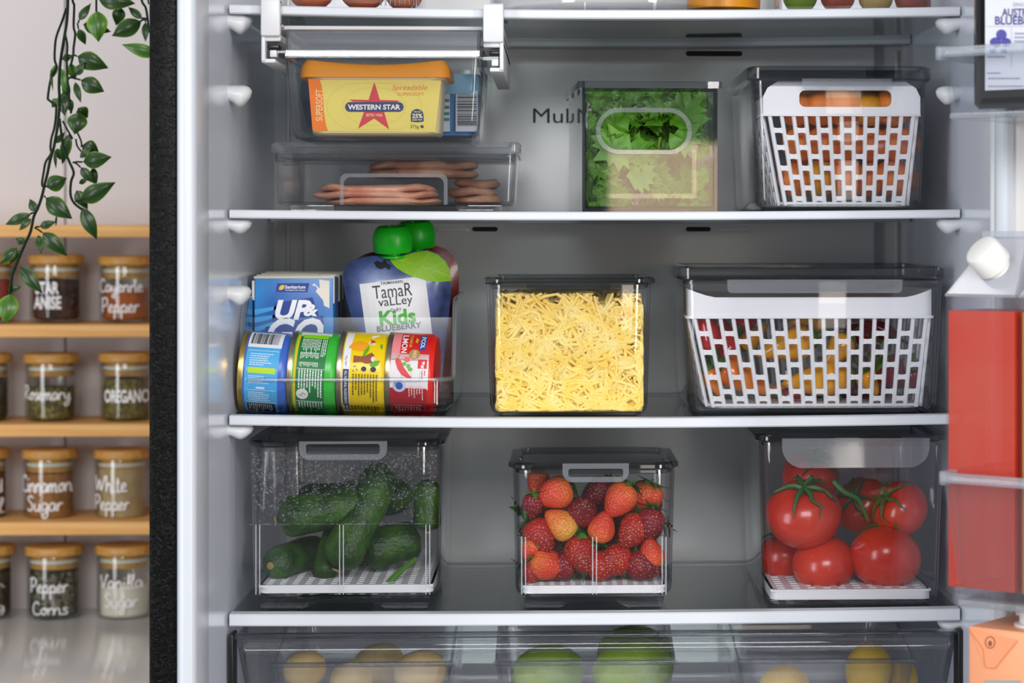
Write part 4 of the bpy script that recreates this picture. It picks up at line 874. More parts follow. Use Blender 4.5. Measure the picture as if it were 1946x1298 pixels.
# ---------------------------------------------------------------- strawberries
SR = attr_mat('strawberry_red', '#7c0c12', '#b8201a', .36, .4, seeds=(400, '#d9a24c'), noise_mix=.4); SDk = attr_mat('strawberry_dark', '#5a0914', '#8c1424', .36, .4, seeds=(400, '#c98a58'), noise_mix=.4); SO = attr_mat('strawberry_orange', '#bb2a16', '#e2762e', .36, .4, seeds=(400, '#8e6a1c'), noise_mix=.5, mid=(.5, '#d8482a')); SY = attr_mat('strawberry_pale', '#cf4a20', '#e8b84c', .36, .4, seeds=(400, '#6f7a1c'), noise_mix=.5, mid=(.45, '#e08436'))
SG = attr_mat('strawberry_leaf', '#2f6a1c', '#6aa03c', .45)
def strawberry(label, px, py, rp, ang, c, Y, seed, tilt=0.0, group='strawberries in the lidded bin'):
    """ang: where the tip points in the photo, degrees clockwise from down"""
    p = P(px, py, Y); r = rp/S(Y); L_ = r*2.35; hx_ = swb/2-.0035-r*1.12; p.x = max(scx-hx_, min(scx+hx_, p.x)); p.y = max(p.y, 2.016+.009+r); p.z = max(p.z, ssz+.011+r); a = math.radians(ang); ax = Vector((-math.sin(a), -tilt, -math.cos(a))); pr = []; at = []
    for k in range(15):
        t = k/14; q = (math.sin(PI*t**.72)**.62)*(1-.18*t); pr.append((max(r*q, 1e-5), (t-.45)*L_)); at.append(1-t)
    o = fruit('strawberry', label, 'strawberry', p, ax, pr, c, group, n=18, wob=.08, seed=seed, at=at)
    m = MB(); R = random.Random(seed)
    for j in range(7):
        b = 2*PI*j/7+R.uniform(-.2, .2); d = Vector((math.cos(b), math.sin(b), 0)); s_ = Vector((-math.sin(b), math.cos(b), 0)); l_ = r*R.uniform(1.0, 1.6); z0 = -.455*L_; vs = []; fs = []; cv = R.uniform(-.3, .5)
        for i in range(5):
            t = i/4; wv = r*.27*math.sin(PI*(.15+.85*t)**.8)*(1 if t < 1 else 0)+1e-5; c_ = d*(l_*t)+Vector((0, 0, z0-r*.10+cv*l_*t*t+r*.1*t)); vs += [c_-s_*wv, c_+Vector((0, 0, -.0004)), c_+s_*wv]
        for i in range(4): fs += [[i*3, i*3+1, i*3+4, i*3+3], [i*3+1, i*3+2, i*3+5, i*3+4]]
        m.add(vs, fs, [.2+.6*R.random()]*len(vs))
    m.tube([(0, 0, -.455*L_), (r*.05, 0, -.455*L_-r*.35)], r*.07, 6, at=[.5, .6]); m.build('calyx', SG, o, sharp=90); return o
SBS = [('big orange-red strawberry just below the left end of the lid handle', 1055, 938, 33, 70, SO, 2.050, .3), ('dark red strawberry against the upper left wall of the bin', 1003, 960, 22, 5, SDk, 2.045, 0), ('yellow-orange strawberry with pale shoulder left of centre', 1066, 996, 31, 130, SY, 2.048, .2),
 ('dark pink strawberry in the upper centre, showing its tip', 1107, 971, 31, 200, SDk, 2.050, 1.2), ('orange strawberry with long green calyx at upper right of centre', 1178, 950, 33, 40, SO, 2.050, .4), ('slim orange strawberry pointing up in the middle', 1144, 1003, 28, 195, SO, 2.048, .2),
 ('plump dark red strawberry right of centre', 1203, 1010, 33, 40, SR, 2.050, .5), ('dark red strawberry against the right wall', 1250, 995, 28, 10, SDk, 2.048, .3), ('bright red strawberry left of centre with its leaves up', 1026, 1019, 33, -30, SR, 2.048, .4), ('bright orange strawberry near the lower left corner', 1039, 1073, 33, -75, SO, 2.045, .2),
 ('rosy strawberry in the lower centre behind the rib', 1104, 1054, 34, -20, SR, 2.048, .7), ('red strawberry lower right of centre, leaves to its right', 1168, 1065, 33, 80, SR, 2.048, .4), ('orange-red strawberry low by the right wall', 1250, 1053, 27, 170, SO, 2.046, .3), ('small dark strawberry on the tray, leaves to its right', 1064, 1103, 27, 70, SDk, 2.046, .3),
 ('red-orange strawberry lying on the tray at the centre', 1146, 1103, 30, -90, SR, 2.046, .2), ('dark strawberry lying on the tray at the right', 1222, 1100, 30, -70, SDk, 2.045, .3), ('small red strawberry at the far left on the tray', 1004, 1092, 22, 20, SR, 2.045, .2), ('small orange strawberry halfway down the left wall', 1001, 1043, 18, 30, SO, 2.043, .2),
 ('small strawberry peeping out under the upper left of the lid', 1022, 916, 24, 10, SO, 2.075, .2), ('dim strawberry behind the lid handle', 1136, 936, 30, 60, SDk, 2.075, .3), ('orange-red strawberry behind the right end of the lid', 1222, 944, 28, 30, SO, 2.075, .3), ('small orange strawberry in the upper right corner', 1248, 945, 20, 0, SO, 2.075, .2)]
for k, (lb, px, py, rp, an, c, Y, tl) in enumerate(SBS): strawberry(lb, px, py, rp, an, c, Y, k, tl)
Rn = random.Random(21)
for k in range(20):
    strawberry('strawberry in the hidden back layer of the bin', 1010+(k % 5)*58+Rn.uniform(-8, 8), 965+(k//5)*40, 30, Rn.uniform(0, 360), SDk if k % 3 else SR, 2.10+Rn.uniform(-.006, .02), 60+k, .2, 'strawberries behind the front ones')
# ---------------------------------------------------------------- tomatoes
TM = mat('tomato_skin', '#bb2014', .26, .5, var=('#cf3c24', 14, 3, .35, .7), coat=.2, sss=.06); TG = mat('tomato_calyx', '#2f5c22', .5)
def tomato(label, px, py, rp, Y, ax, seed, cal=True):
    r = rp/S(Y); o = fruit('tomato', label, 'tomato', P(px, py, Y), ax, sph(r, 16, .86, .16, .05), TM, 'tomatoes in the lidded bin', n=26, wob=.05, seed=seed)
    if cal:
        m = MB(); R = random.Random(seed)
        for j in range(6):
            b = 2*PI*j/6+R.uniform(-.2, .2); d = Vector((math.cos(b), math.sin(b), 0)); pts = []
            for i in range(6): t = i/5; pts.append(d*r*(.06+.85*t)+Vector((-d.y, d.x, 0))*r*.18*t*t*R.uniform(-1, 1)+Vector((0, 0, r*(.86*math.sqrt(max(0, 1-(.06+.85*t)**2))-.1*math.exp(-t*8)+.06+.12*t*t*R.uniform(0, 1)))))
            m.tube(pts, [r*.085, r*.08, r*.07, r*.05, r*.035, r*.01], 6)
        m.tube([(0, 0, r*.72), (r*.06, 0, r*1.0), (r*.22, 0, r*1.2)], [r*.06, r*.05, r*.06], 7); m.build('calyx', TG, o)
    return o
tomato('big front tomato with dark green calyx at the upper left of the bin', 1527, 977, 73, 2.068, (-.05, -.55, 1), 1)
tomato('round tomato at the lower right front of the bin', 1682, 1060, 69, 2.062, (.2, .5, .9), 2)
tomato('tomato low in the centre, under the big front one', 1566, 1072, 62, 2.072, (.2, .2, -1), 3, False)
tomato('tomato at the right wall behind the front ones', 1711, 968, 56, 2.076, (-.8, -.5, .6), 4)
tomato('tomato in the lower left behind the front ones', 1492, 1060, 55, 2.13, (0, .3, 1), 5)
tomato('dark tomato at the back left, high in the bin', 1540, 905, 56, 2.13, (.2, -.6, 1), 6)
tomato('tomato at the back centre of the bin', 1640, 960, 56, 2.15, (-.5, -.8, .5), 7)
o = MB().tube(catmull([P(1585, 915, 2.05), P(1605, 935, 2.045), P(1632, 950, 2.046), P(1650, 990, 2.05)], 5), [.0028-.0014*k/15 for k in range(16)], 8).build('tomato_vine', TG); tag(o, 'green piece of vine lying between the tomatoes', 'vine')
# ---------------------------------------------------------------- crisper produce
PT = mat('potato_skin', '#b79a62', .6, bump=(160, .3), var=('#cdb47e', 30, 4, .4, .7)); MG = mat('mango_green', '#55740e', .32, .5, var=('#86a01a', 10, 3, .35, .7), bump=(500, .1)); LM = mat('lemon_skin', '#c9a21e', .4, .5, bump=(700, .4), var=('#d8b83a', 14, 3, .4, .7))
def prod(name, label, cat, px, py, rp, Y, ax, m_, h, grp, seed):
    r = rp/S(Y); return fruit(name, label, cat, P(px, py, Y), ax, sph(r, 14, h, .05), m_, grp, n=22, wob=.08, seed=seed)
for k, (lb, px, py, rp, Y) in enumerate((('pale potato at the left of the crisper bin', 580, 1272, 34, 2.07), ('potato in the middle of the crisper bin', 668, 1290, 34, 2.07), ('yellowish potato at the right of the crisper bin', 798, 1278, 42, 2.07), ('potato behind at the back of the crisper bin', 720, 1262, 40, 2.15))):
    o = prod('potato', lb, 'potato', px, py, rp, Y, (1, .2, .2), PT, 1.25, 'potatoes in the crisper', k)
for k, (lb, px, py, rp, Y) in enumerate((('dark green mango at the left of the middle crisper bin', 1042, 1279, 53, 2.08), ('bright green mango at the right of the middle crisper bin', 1203, 1272, 59, 2.078), ('green mango at the back of the middle crisper bin', 1200, 1238, 50, 2.19))):
    prod('mango', lb, 'mango', px, py, rp, Y, (1, .3, .1), MG, 1.35, 'mangoes in the crisper', k)
for k, (lb, px, py, rp, Y) in enumerate((('lemon at the left of the right crisper bin', 1490, 1305, 40, 2.08), ('tall yellow lemon leaning at the right of the right crisper bin', 1650, 1275, 44, 2.075), ('lemon at the far right wall of the right crisper bin', 1715, 1292, 30, 2.10))):
    prod('lemon', lb, 'lemon', px, py, rp, Y, (.15, .2, 1) if k else (1, .2, .2), LM, 1.25, 'lemons in the crisper', k)
# ================================================================ milk cartons, pouches and tins in the scoop-front bin
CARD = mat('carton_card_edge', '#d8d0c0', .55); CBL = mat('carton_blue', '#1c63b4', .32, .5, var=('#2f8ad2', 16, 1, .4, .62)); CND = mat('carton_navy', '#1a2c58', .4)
def carton(label, x0, x1, ytop, Y, depth, front, art=False):
    a, b = P(x0, 434, Y).x, P(x1, 434, Y).x; zt = zpx(ytop, (x0+x1)/2, Y); zb = ksz+.0038
    root = thing('milk_carton', label, 'carton', ((a+b)/2, Y+depth/2, zb), 'blue milk cartons'); MB().rbox(a, b, Y, Y+depth, zb, zt, .0015).build('box', front, root)
    m = MB().rbox(a-.0004, b+.0004, Y-.0004, Y+.0016, zt-.0012, zt+.0012, .0006); m.rbox(b-.0006, b+.0008, Y-.0003, Y+.001, zt-.024, zt, .0004); m.rbox(a-.0022, a+.0002, Y, Y+.0012, zt-.021, zt-.003, .0005); m.rbox(a, b, Y+depth*.45, Y+depth*.55, zt, zt+.0022, .0006); m.build('fold', CARD, root)
    return root
YU = 2.125; UP = carton('front blue milk carton with white lettering and a milk splash', 483, 634, 527, YU, .036, CBL)
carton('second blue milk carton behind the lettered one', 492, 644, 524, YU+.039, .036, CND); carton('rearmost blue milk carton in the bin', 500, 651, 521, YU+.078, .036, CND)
U1, U2, U3 = flat(YU-.0005), flat(YU-.0008), flat(YU-.0011)
prints(UP, [('light_rays', '#3f9fe0', lambda m: [quad(m, (484, y0), (525, y1), (525, y1+6), (484, y0+11), U1) for y0, y1 in ((588, 582), (603, 598), (622, 610))]),
 ('logo_panel', '#1f3f94', lambda m: (quad(m, (527, 538.5), (588, 538), (584, 555), (524, 555), U1), quad(m, (522, 576), (594, 565), (606, 600), (516, 612), U1), quad(m, (505, 622), (614, 600), (618, 640), (500, 640), U1))),
 ('logo_leaf', '#f6c61e', lambda m: (poly(m, [(530, 551), (531, 545), (536, 541), (541, 543), (539, 549), (535, 551)], U2))),
 ('logo_lettering', '#f2f4f8', lambda m: (text(m, 'Sanitarium', (541.5, 542, 580.5, 548.6), U2, .02), text(m, 'The Health Food Company', (541.5, 550, 580.5, 553.6), U2, .01), text(m, 'UP', (523, 570, 592, 608), U2, .04, .25), text(m, '&', (577, 578, 604, 601), U3, .04, .2), text(m, 'GO', (507, 604, 615, 662), U2, .03, .3))),
 ('splash', '#e9e3d8', lambda m: (m.add([U1(x, y) for x, y in ((606, 531), (626, 534), (626, 586), (616, 581), (614, 571), (606, 561), (600, 554), (602, 550), (608, 546))], [[0, 8, 1], [8, 7, 6, 5, 1], [5, 4, 3, 2, 1]]), disc(m, 597, 541.5, 3, 2.6, U1), quad(m, (598, 542), (600, 541), (606, 547), (604, 549), U1)))])
# yoghurt pouches
OUT = [(651, 522), (654, 511), (664, 500), (678, 492), (693, 488), (712, 486), (738, 486), (764, 484), (790, 478), (812, 475), (832, 482), (846, 495), (854, 511), (857, 534), (857, 560), (854, 590), (848, 640), (842, 700), (838, 745), (690, 745), (684, 700), (675, 640), (666, 598), (656, 560)]
def pouch(label, dx, dy, Y, m_, fit, thick=.011, rot=0):
    pts = [(x+dx, y+dy) for x, y in OUT]; c = (755+dx, 610+dy)
    def dep(x, y):
        q = math.hypot(x-c[0], y-c[1])
        if q < 1e-6: return thick
        h_ = poly_hit(pts, c, math.atan2(y-c[1], x-c[0])); return thick*max(0, 1-(q/h_)**3)
    zb = zpx(745+dy, c[0], Y); root = thing('yoghurt_pouch', label, 'pouch', (P(c[0], c[1], Y).x, Y, zb), 'fruit yoghurt pouches')
    m = MB(); poly(m, pts, lambda x, y: P(x, y, Y-dep(x, y)), 9, c); b = MB(); poly(b, pts, lambda x, y: P(x, y, Y)+Vector((0, .0005+dep(x, y)*.6, 0)), 7, c); b.f = [f[::-1] for f in b.f]; m.add(b.v, b.f)
    m.build('film', m_, root, sharp=85); return root, (lambda off: (lambda x, y: P(x, y, Y-dep(x, y)-off)))
def berry():
    m = mat('blueberry_film', '#27335a', .3, .5, coat=.3); N, L = m.node_tree.nodes, m.node_tree.links; b = N['Principled BSDF']; tc = N.new('ShaderNodeTexCoord')
    v = N.new('ShaderNodeTexVoronoi'); v.inputs['Scale'].default_value = 26; L.new(tc.outputs['Object'], v.inputs['Vector']); n = N.new('ShaderNodeTexNoise'); n.inputs['Scale'].default_value = 130; n.inputs['Detail'].default_value = 5; L.new(tc.outputs['Object'], n.inputs['Vector'])
    r = N.new('ShaderNodeValToRGB'); e = r.color_ramp.elements; e[0].color = lin('#a4b4dc'); e[1].color = lin('#141a36'); e[0].position = .05; e[1].position = 1.0; q = e.new(.55); q.color = lin('#4c5e98')
    a = N.new('ShaderNodeMath'); a.operation = 'MULTIPLY_ADD'; a.inputs[1].default_value = .35; L.new(n.outputs['Fac'], a.inputs[0]); s2 = N.new('ShaderNodeMath'); s2.operation = 'SUBTRACT'; s2.inputs[1].default_value = .17; L.new(v.outputs['Distance'], s2.inputs[0]); L.new(s2.outputs[0], a.inputs[2]); L.new(a.outputs[0], r.inputs['Fac']); L.new(r.outputs['Color'], b.inputs['Base Color']); return m
GCAP = mat('green_cap', '#12c41c', .35, .5)
def cap(root, px, py, Y, tilt):
    c = P(px, py, Y); s_ = 1/S(Y); m = MB(); n = 48
    pr = [(20, -34), (23, -34), (23, -30), (14, -30), (14, -25), (34, -24), (36.5, -20), (37, 0), (36, 10), (32, 20), (27, 25), (20, 25.5), (19, 22), (18, 12), (1, 11)]
    R = []
    for r, z in pr: R.append([Vector((r*s_*(1+(.012 if (k % 2 and -21 < z < 11) else 0))*math.cos(2*PI*k/n), r*s_*(1+(.012 if (k % 2 and -21 < z < 11) else 0))*math.sin(2*PI*k/n), z*s_)) for k in range(n)])
    m.loft(R); m.move(Matrix.Translation(c) @ Matrix.Rotation(tilt, 4, 'X') @ Matrix.Rotation(-.03, 4, 'Y')); m.build('cap', GCAP, root, sharp=40)
RP, _ = pouch('red fruit yoghurt pouch peeking out behind the blueberry one', 15, -9, 2.178, mat('red_pouch_film', '#4a0e0e', .3, var=('#8a2412', 22, 3, .4, .6), coat=.3), None, .008); cap(RP, 790, 446, 2.178, .12)
LP_, LF = pouch('blueberry yoghurt pouch with green cap and white label', 0, 0, 2.135, berry(), None); cap(LP_, 746, 455, 2.135, .12)
p1, p2, p3 = LF(.0004), LF(.0008), LF(.0012)
LEAFP = [(738, 489), (745, 500), (753, 509), (767, 518), (782, 525), (808, 532.5), (835, 536), (857, 534), (854, 511), (846, 496), (832, 483.5), (812, 476.5), (790, 479.5), (764, 486)]
prints(LP_, [('white_label', '#e4e4e8', lambda m: quad(m, (683, 540), (808, 524), (827, 680), (703, 690), p1, 10, 12)),
 ('leaf', '#8cc21c', lambda m: poly(m, LEAFP, p2, 5, (800, 505))),
 ('leaf_vein', '#b4dc4a', lambda m: (ribbon(m, [(739, 489), (770, 497), (805, 508), (835, 517), (857, 526)], 1.1, p3), [ribbon(m, [(a, b), ((a+c)/2+2, (b+d)/2+1), (c, d)], .7, p3) for a, b, c, d in ((762, 495, 775, 520), (785, 502, 800, 528), (808, 509, 826, 533), (790, 503, 818, 480), (815, 511, 842, 497), (765, 496, 785, 483), (832, 516, 845, 533))])),
 ('berry_crown', '#0d0f1c', lambda m: poly(m, [(710, 499), (717, 495), (725, 499), (732, 493), (735, 500), (744, 505), (740, 513), (732, 508), (724, 512), (716, 508)], p1)),
 ('name_lettering', '#1d2030', lambda m: (text(m, 'TASMANIAN', (723, 534, 765, 539.5), p2, .01, 0, 0, .10), text(m, 'TamaR', (708, 540, 783, 565), p2, .0, 0, 0, .10), text(m, 'vaLLey', (719, 563, 784, 585), p2, 0, 0, 0, .10), text(m, 'DaiRY', (743, 585.5, 763, 592), p2, 0, 0, 0, .10))),
 ('kids_lettering', '#3fae2a', lambda m: text(m, 'Kids', (721, 588, 790, 617), p2, .03, 0, 0, .10)),
 ('flavour_lettering', '#5a6478', lambda m: text(m, 'BLUEBERRY', (716, 616, 801, 627), p2, .02, 0, 0, .10))])
# tins lying on their sides, seen from their printed walls
GOLD = mat('tin_gold', '#c9ac62', .3, .5, .85); STEEL = mat('tin_steel', '#a79f88', .32, .5, .85)
def tin(label, px, py, Y, roll, base, end, rpx=78, hl=45, rims=True):
    s_ = 1/S(Y-.03); R0 = rpx*s_; L0 = hl*s_; root = thing('tin', label, 'tin', (0, 0, 0), 'tins in the scoop-front bin'); root['_o'] = (0, 0, 0); m = MB(); n = 48
    def ring(u, r): return [Vector((u, r*math.sin(2*PI*k/n), r*math.cos(2*PI*k/n))) for k in range(n)]
    m.loft([ring(-L0+.004, R0*.985), ring(L0-.006, R0*.985), ring(L0-.003, R0*.97), ring(L0, R0*.90), ring(L0, R0*.5)], False, True); m.build('wall', base, root)
    e = MB(); e.loft([ring(-L0, R0*.9), ring(-L0-.0002, R0*.95), ring(-L0-.0005, R0), ring(-L0+.0022, R0*1.005), ring(-L0+.004, R0*.985)], True, False); e.loft([ring(-L0+.002, R0*.6), ring(-L0+.001, R0*.9)], True, False); e.build('end_rim', end, root)
    root.location = P(px, py, Y); root.rotation_euler = (0, roll, math.radians(-3))
    def mp(off): return lambda u, v: Vector((u*s_, -math.sqrt(max(1e-9, (R0*.985+off)**2-min(abs(v*s_), R0*.98)**2)), -v*s_))
    return root, mp(.0002), mp(.0004), mp(.0006)
YTN = 2.066
def band(m, u0, v0, u1, v1, mp): rect(m, u0, v0, u1, v1, mp, 1, max(2, int(abs(v1-v0)/2)))
T, q1, q2, q3 = tin('pale blue tin with barcode at the left of the row', 511, 707, YTN, math.radians(4), mat('tin_blue', '#3f66c0', .3), GOLD)
prints(T, [('panel_white', '#e6e8ee', lambda m: band(m, -33, -75, 31, -50, q1)), ('panel_sky', '#4aa6de', lambda m: band(m, -33, -50, 30, 73, q1)), ('panel_lime', '#b4d81e', lambda m: band(m, -27, -13, 25, -2, q2)), ('panel_black', '#15171c', lambda m: band(m, -29, 56, 24, 73, q2)),
 ('barcode', '#101114', lambda m: bars(m, -29, -74, 24, -56, q2, 26, 8)), ('frame_white', '#cfe8f6', lambda m: ([ribbon(m, pts, .8, q2) for pts in ([(-29, -44), (27, -44)], [(-29, -44), (-29, -10), (-29, 12), (-29, 54)], [(27, -44), (27, -10), (27, 12), (27, 54)], [(-29, 30), (27, 30)], [(-29, 54), (27, 54)])], greek(m, -25, -40, 24, -16, q2, 6, False, .4, 2), greek(m, -25, 2, 24, 18, q2, 5, False, .4, 3), greek(m, -25, 33, 24, 52, q2, 5, False, .4, 4), rect(m, -10, 24, 6, 27.5, q2))), ('panel_lettering', '#cfd2d8', lambda m: greek(m, -26, 58, 20, 72, q3, 12, True, .5, 6))])
T, q1, q2, q3 = tin('green tin with small white print, second from the left', 603, 708, YTN, math.radians(3.5), mat('tin_green', '#38b83c', .3), STEEL)
prints(T, [('strip_yellow', '#d9bb12', lambda m: band(m, -34, -72, -25, 74, q1)), ('panel_green', '#17773a', lambda m: band(m, -29, -70, 25, 74, q2)), ('strip_white', '#e8ece8', lambda m: band(m, -30, -76, 28, -72, q1)), ('strip_lime', '#86d81c', lambda m: band(m, -24, -73, 24, -67, q3)),
 ('print_white', '#dfe8e0', lambda m: (greek(m, -24, -66, 12, -36, q3, 12, True, .5, 1), greek(m, -24, -42, 12, -28, q3, 13, True, .5, 2), greek(m, -24, -24, 12, -14, q3, 14, True, .5, 5), greek(m, 14, -66, 24, -14, q3, 3, True, .5, 3), greek(m, -25, -10, 22, 50, q3, 9, True, .5, 4), greek(m, -25, 52, 22, 72, q3, 9, True, .5, 7), [ribbon(m, p, .9, q3) for p in ([(-28, -11.5), (24, -11.5)], [(-28, 51), (24, 51)])])), ('seal', '#e8e6e0', lambda m: disc(m, -16, 37, 11.5, 10.5, q3)), ('seal_mark', '#7b8078', lambda m: (disc(m, -19, 36, 2.4, 2.4, LF and q3) if False else ribbon(m, [(-22, 38), (-18, 40), (-15, 34), (-10, 38)], 1.4, lambda u, v: q3(u, v)+Vector((0, -.0002, 0)))))])
T, q1, q2, q3 = tin('yellow tin with a lemon picture, third from the left', 695, 708, YTN, math.radians(3), mat('tin_yellow', '#f2cf0c', .3), STEEL)
q4 = lambda u, v: q3(u, v)+Vector((0, -.0002, 0))
prints(T, [('panel_white', '#e9e9ec', lambda m: (band(m, -34, -75, -21, 74, q1), quad(m, (14, -72), (27, -74), (22, -56), (9, -58), q2))), ('lemon', '#f4a71a', lambda m: poly(m, [(-27, -50), (-20, -60), (-6, -63), (8, -60), (14, -50), (2, -45), (-12, -45), (-20, -47)], q2, 2)), ('grinder', '#94502c', lambda m: poly(m, [(-15, -36), (-15, -23), (0, -25), (10, -22), (22, -24), (24, -38), (18, -43), (8, -37), (0, -35)], q3, 2)), ('grinder_top', '#e8d8cc', lambda m: disc(m, 22, -31, 4, 5, q4)), ('leaves', '#58ae1c', lambda m: (poly(m, [(2, -36), (4, -46), (12, -56), (12, -46), (7, -38)], q4), poly(m, [(16, -20), (24, -28), (36, -29), (32, -20), (22, -16)], q4), poly(m, [(32, -56), (36, -60), (38, -52), (35, -50)], q3))),
 ('banner', '#22305c', lambda m: band(m, -33, -10, -22, 60, q2)), ('banner_lettering', '#e6e8f0', lambda m: text(m, 'ALL NATURAL INGREDIENTS', (-30, -7, -24.5, 57), q3, .01, 0, 1)), ('brand_lettering', '#cc1f3a', lambda m: text(m, 'A', (13, -66, 22, -59), q3, .04, 0, 1)), ('weight_lettering', '#1d1f24', lambda m: text(m, '95g NET', (-31, -35, -27, -16), q2, 0, 0, 1)), ('stamps', '#232c3e', lambda m: (disc(m, 6, -12, 5, 4.6, q3), disc(m, 24, -12, 5.5, 5, q4), [ribbon(m, p, 1.2, q3) for p in ([(-14, -16), (-9, -16)], [(-15, -9), (-12, -6)], [(-8, -12), (-6, -8)])])), ('print_dark', '#6a5c10', lambda m: (greek(m, -16, -2, 34, 58, q3, 9, True, .45, 9), greek(m, -32, 60, 36, 74, q3, 11, True, .5, 10)))])
T, q1, q2, q3 = tin('red and white tin with a salmon picture, rightmost of the row', 786, 709, YTN, math.radians(2), mat('tin_red', '#e02418', .3), STEEL)
q4 = lambda u, v: q3(u, v)+Vector((0, -.0002, 0))
prints(T, [('panel_red', '#cf1f22', lambda m: band(m, -36, -75, 36, -28, q1)), ('panel_white', '#e6e2e4', lambda m: band(m, -36, -44, 36, 26, q1)), ('panel_red_upper', '#d01c20', lambda m: band(m, -20, -75, 38, -40, q2)), ('panel_pink', '#f08c94', lambda m: band(m, -36, -75, -20, -40, q2)), ('panel_crimson', '#b41d2a', lambda m: band(m, -36, 24, 33, 74, q2)), ('name_lettering', '#f4ecec', lambda m: (text(m, 'LMON', (-18, -73, -7, -42), q3, .02, 0, 1), text(m, '9g', (22, -28, 29, -14), q4, .03, 0, 1))),
 ('gold_lettering', '#e0a63a', lambda m: (text(m, 'PREMIUM', (-4, -73, 2, -53), q3, .01, 0, 1), poly(m, [(8, -70), (13, -66), (11, -60), (7, -62)], q3))), ('medal', '#b58a4a', lambda m: disc(m, 8, -40, 10.5, 9, q3)), ('medal_lettering', '#f1e3c2', lambda m: text(m, 'WILD', (5, -47, 12, -33), q4, .01, 0, 1)), ('brand_patch', '#1d4f9e', lambda m: band(m, 16, -73, 28, -48, q3)), ('brand_lettering', '#f2f4f8', lambda m: text(m, 'FCOL', (18, -71, 26, -51), q4, .02, 0, 1)), ('protein_panel', '#d8202a', lambda m: band(m, 16, -31, 33, -14, q3)),
 ('salmon_slice', '#e0404a', lambda m: m.add([q3(x, y) for x, y in ((-26, -33), (-18, -30), (-10, -15), (2, 0), (6, 4), (-2, 5), (-14, -1), (-22, -12), (-27, -25))], [[0, 8, 1], [8, 7, 2, 1], [7, 6, 3, 2], [6, 5, 4, 3]])), ('garnish', '#66b436', lambda m: (disc(m, -10, -22, 4, 3.4, q4), disc(m, -2, -18, 4, 4, q4), disc(m, 2, -12, 4.5, 3.5, q4), ribbon(m, [(-22, -33), (-20, -38)], 2, q4))), ('radish', '#e86a6a', lambda m: disc(m, -5, -30, 5.5, 5, q4)), ('seal', '#c9d0e6', lambda m: disc(m, -18, 20, 12.5, 12, q3)), ('seal_ring', '#3a5aa8', lambda m: (disc(m, -18, 20, 7, 7, q4), greek(m, -28, 14, -22, 26, q4, 2, True, .5, 3))),
 ('print_pale', '#ecc4c4', lambda m: (greek(m, -2, 20, 28, 50, q3, 6, True, .45, 12), [ribbon(m, p, .8, q3) for p in ([(-30, 58), (24, 58)], [(-30, 58), (-30, 74)], [(24, 58), (24, 74)])], greek(m, -28, 61, 22, 73, q3, 9, True, .4, 14))), ('print_red', '#c04a50', lambda m: greek(m, 22, -10, 32, 8, q3, 2, True, .35, 15)), ('board_line', '#b9b4b6', lambda m: [ribbon(m, [(u, -10), (u, 5), (u, 22)], .7, q2) for u in (-14, 4, 20)])])
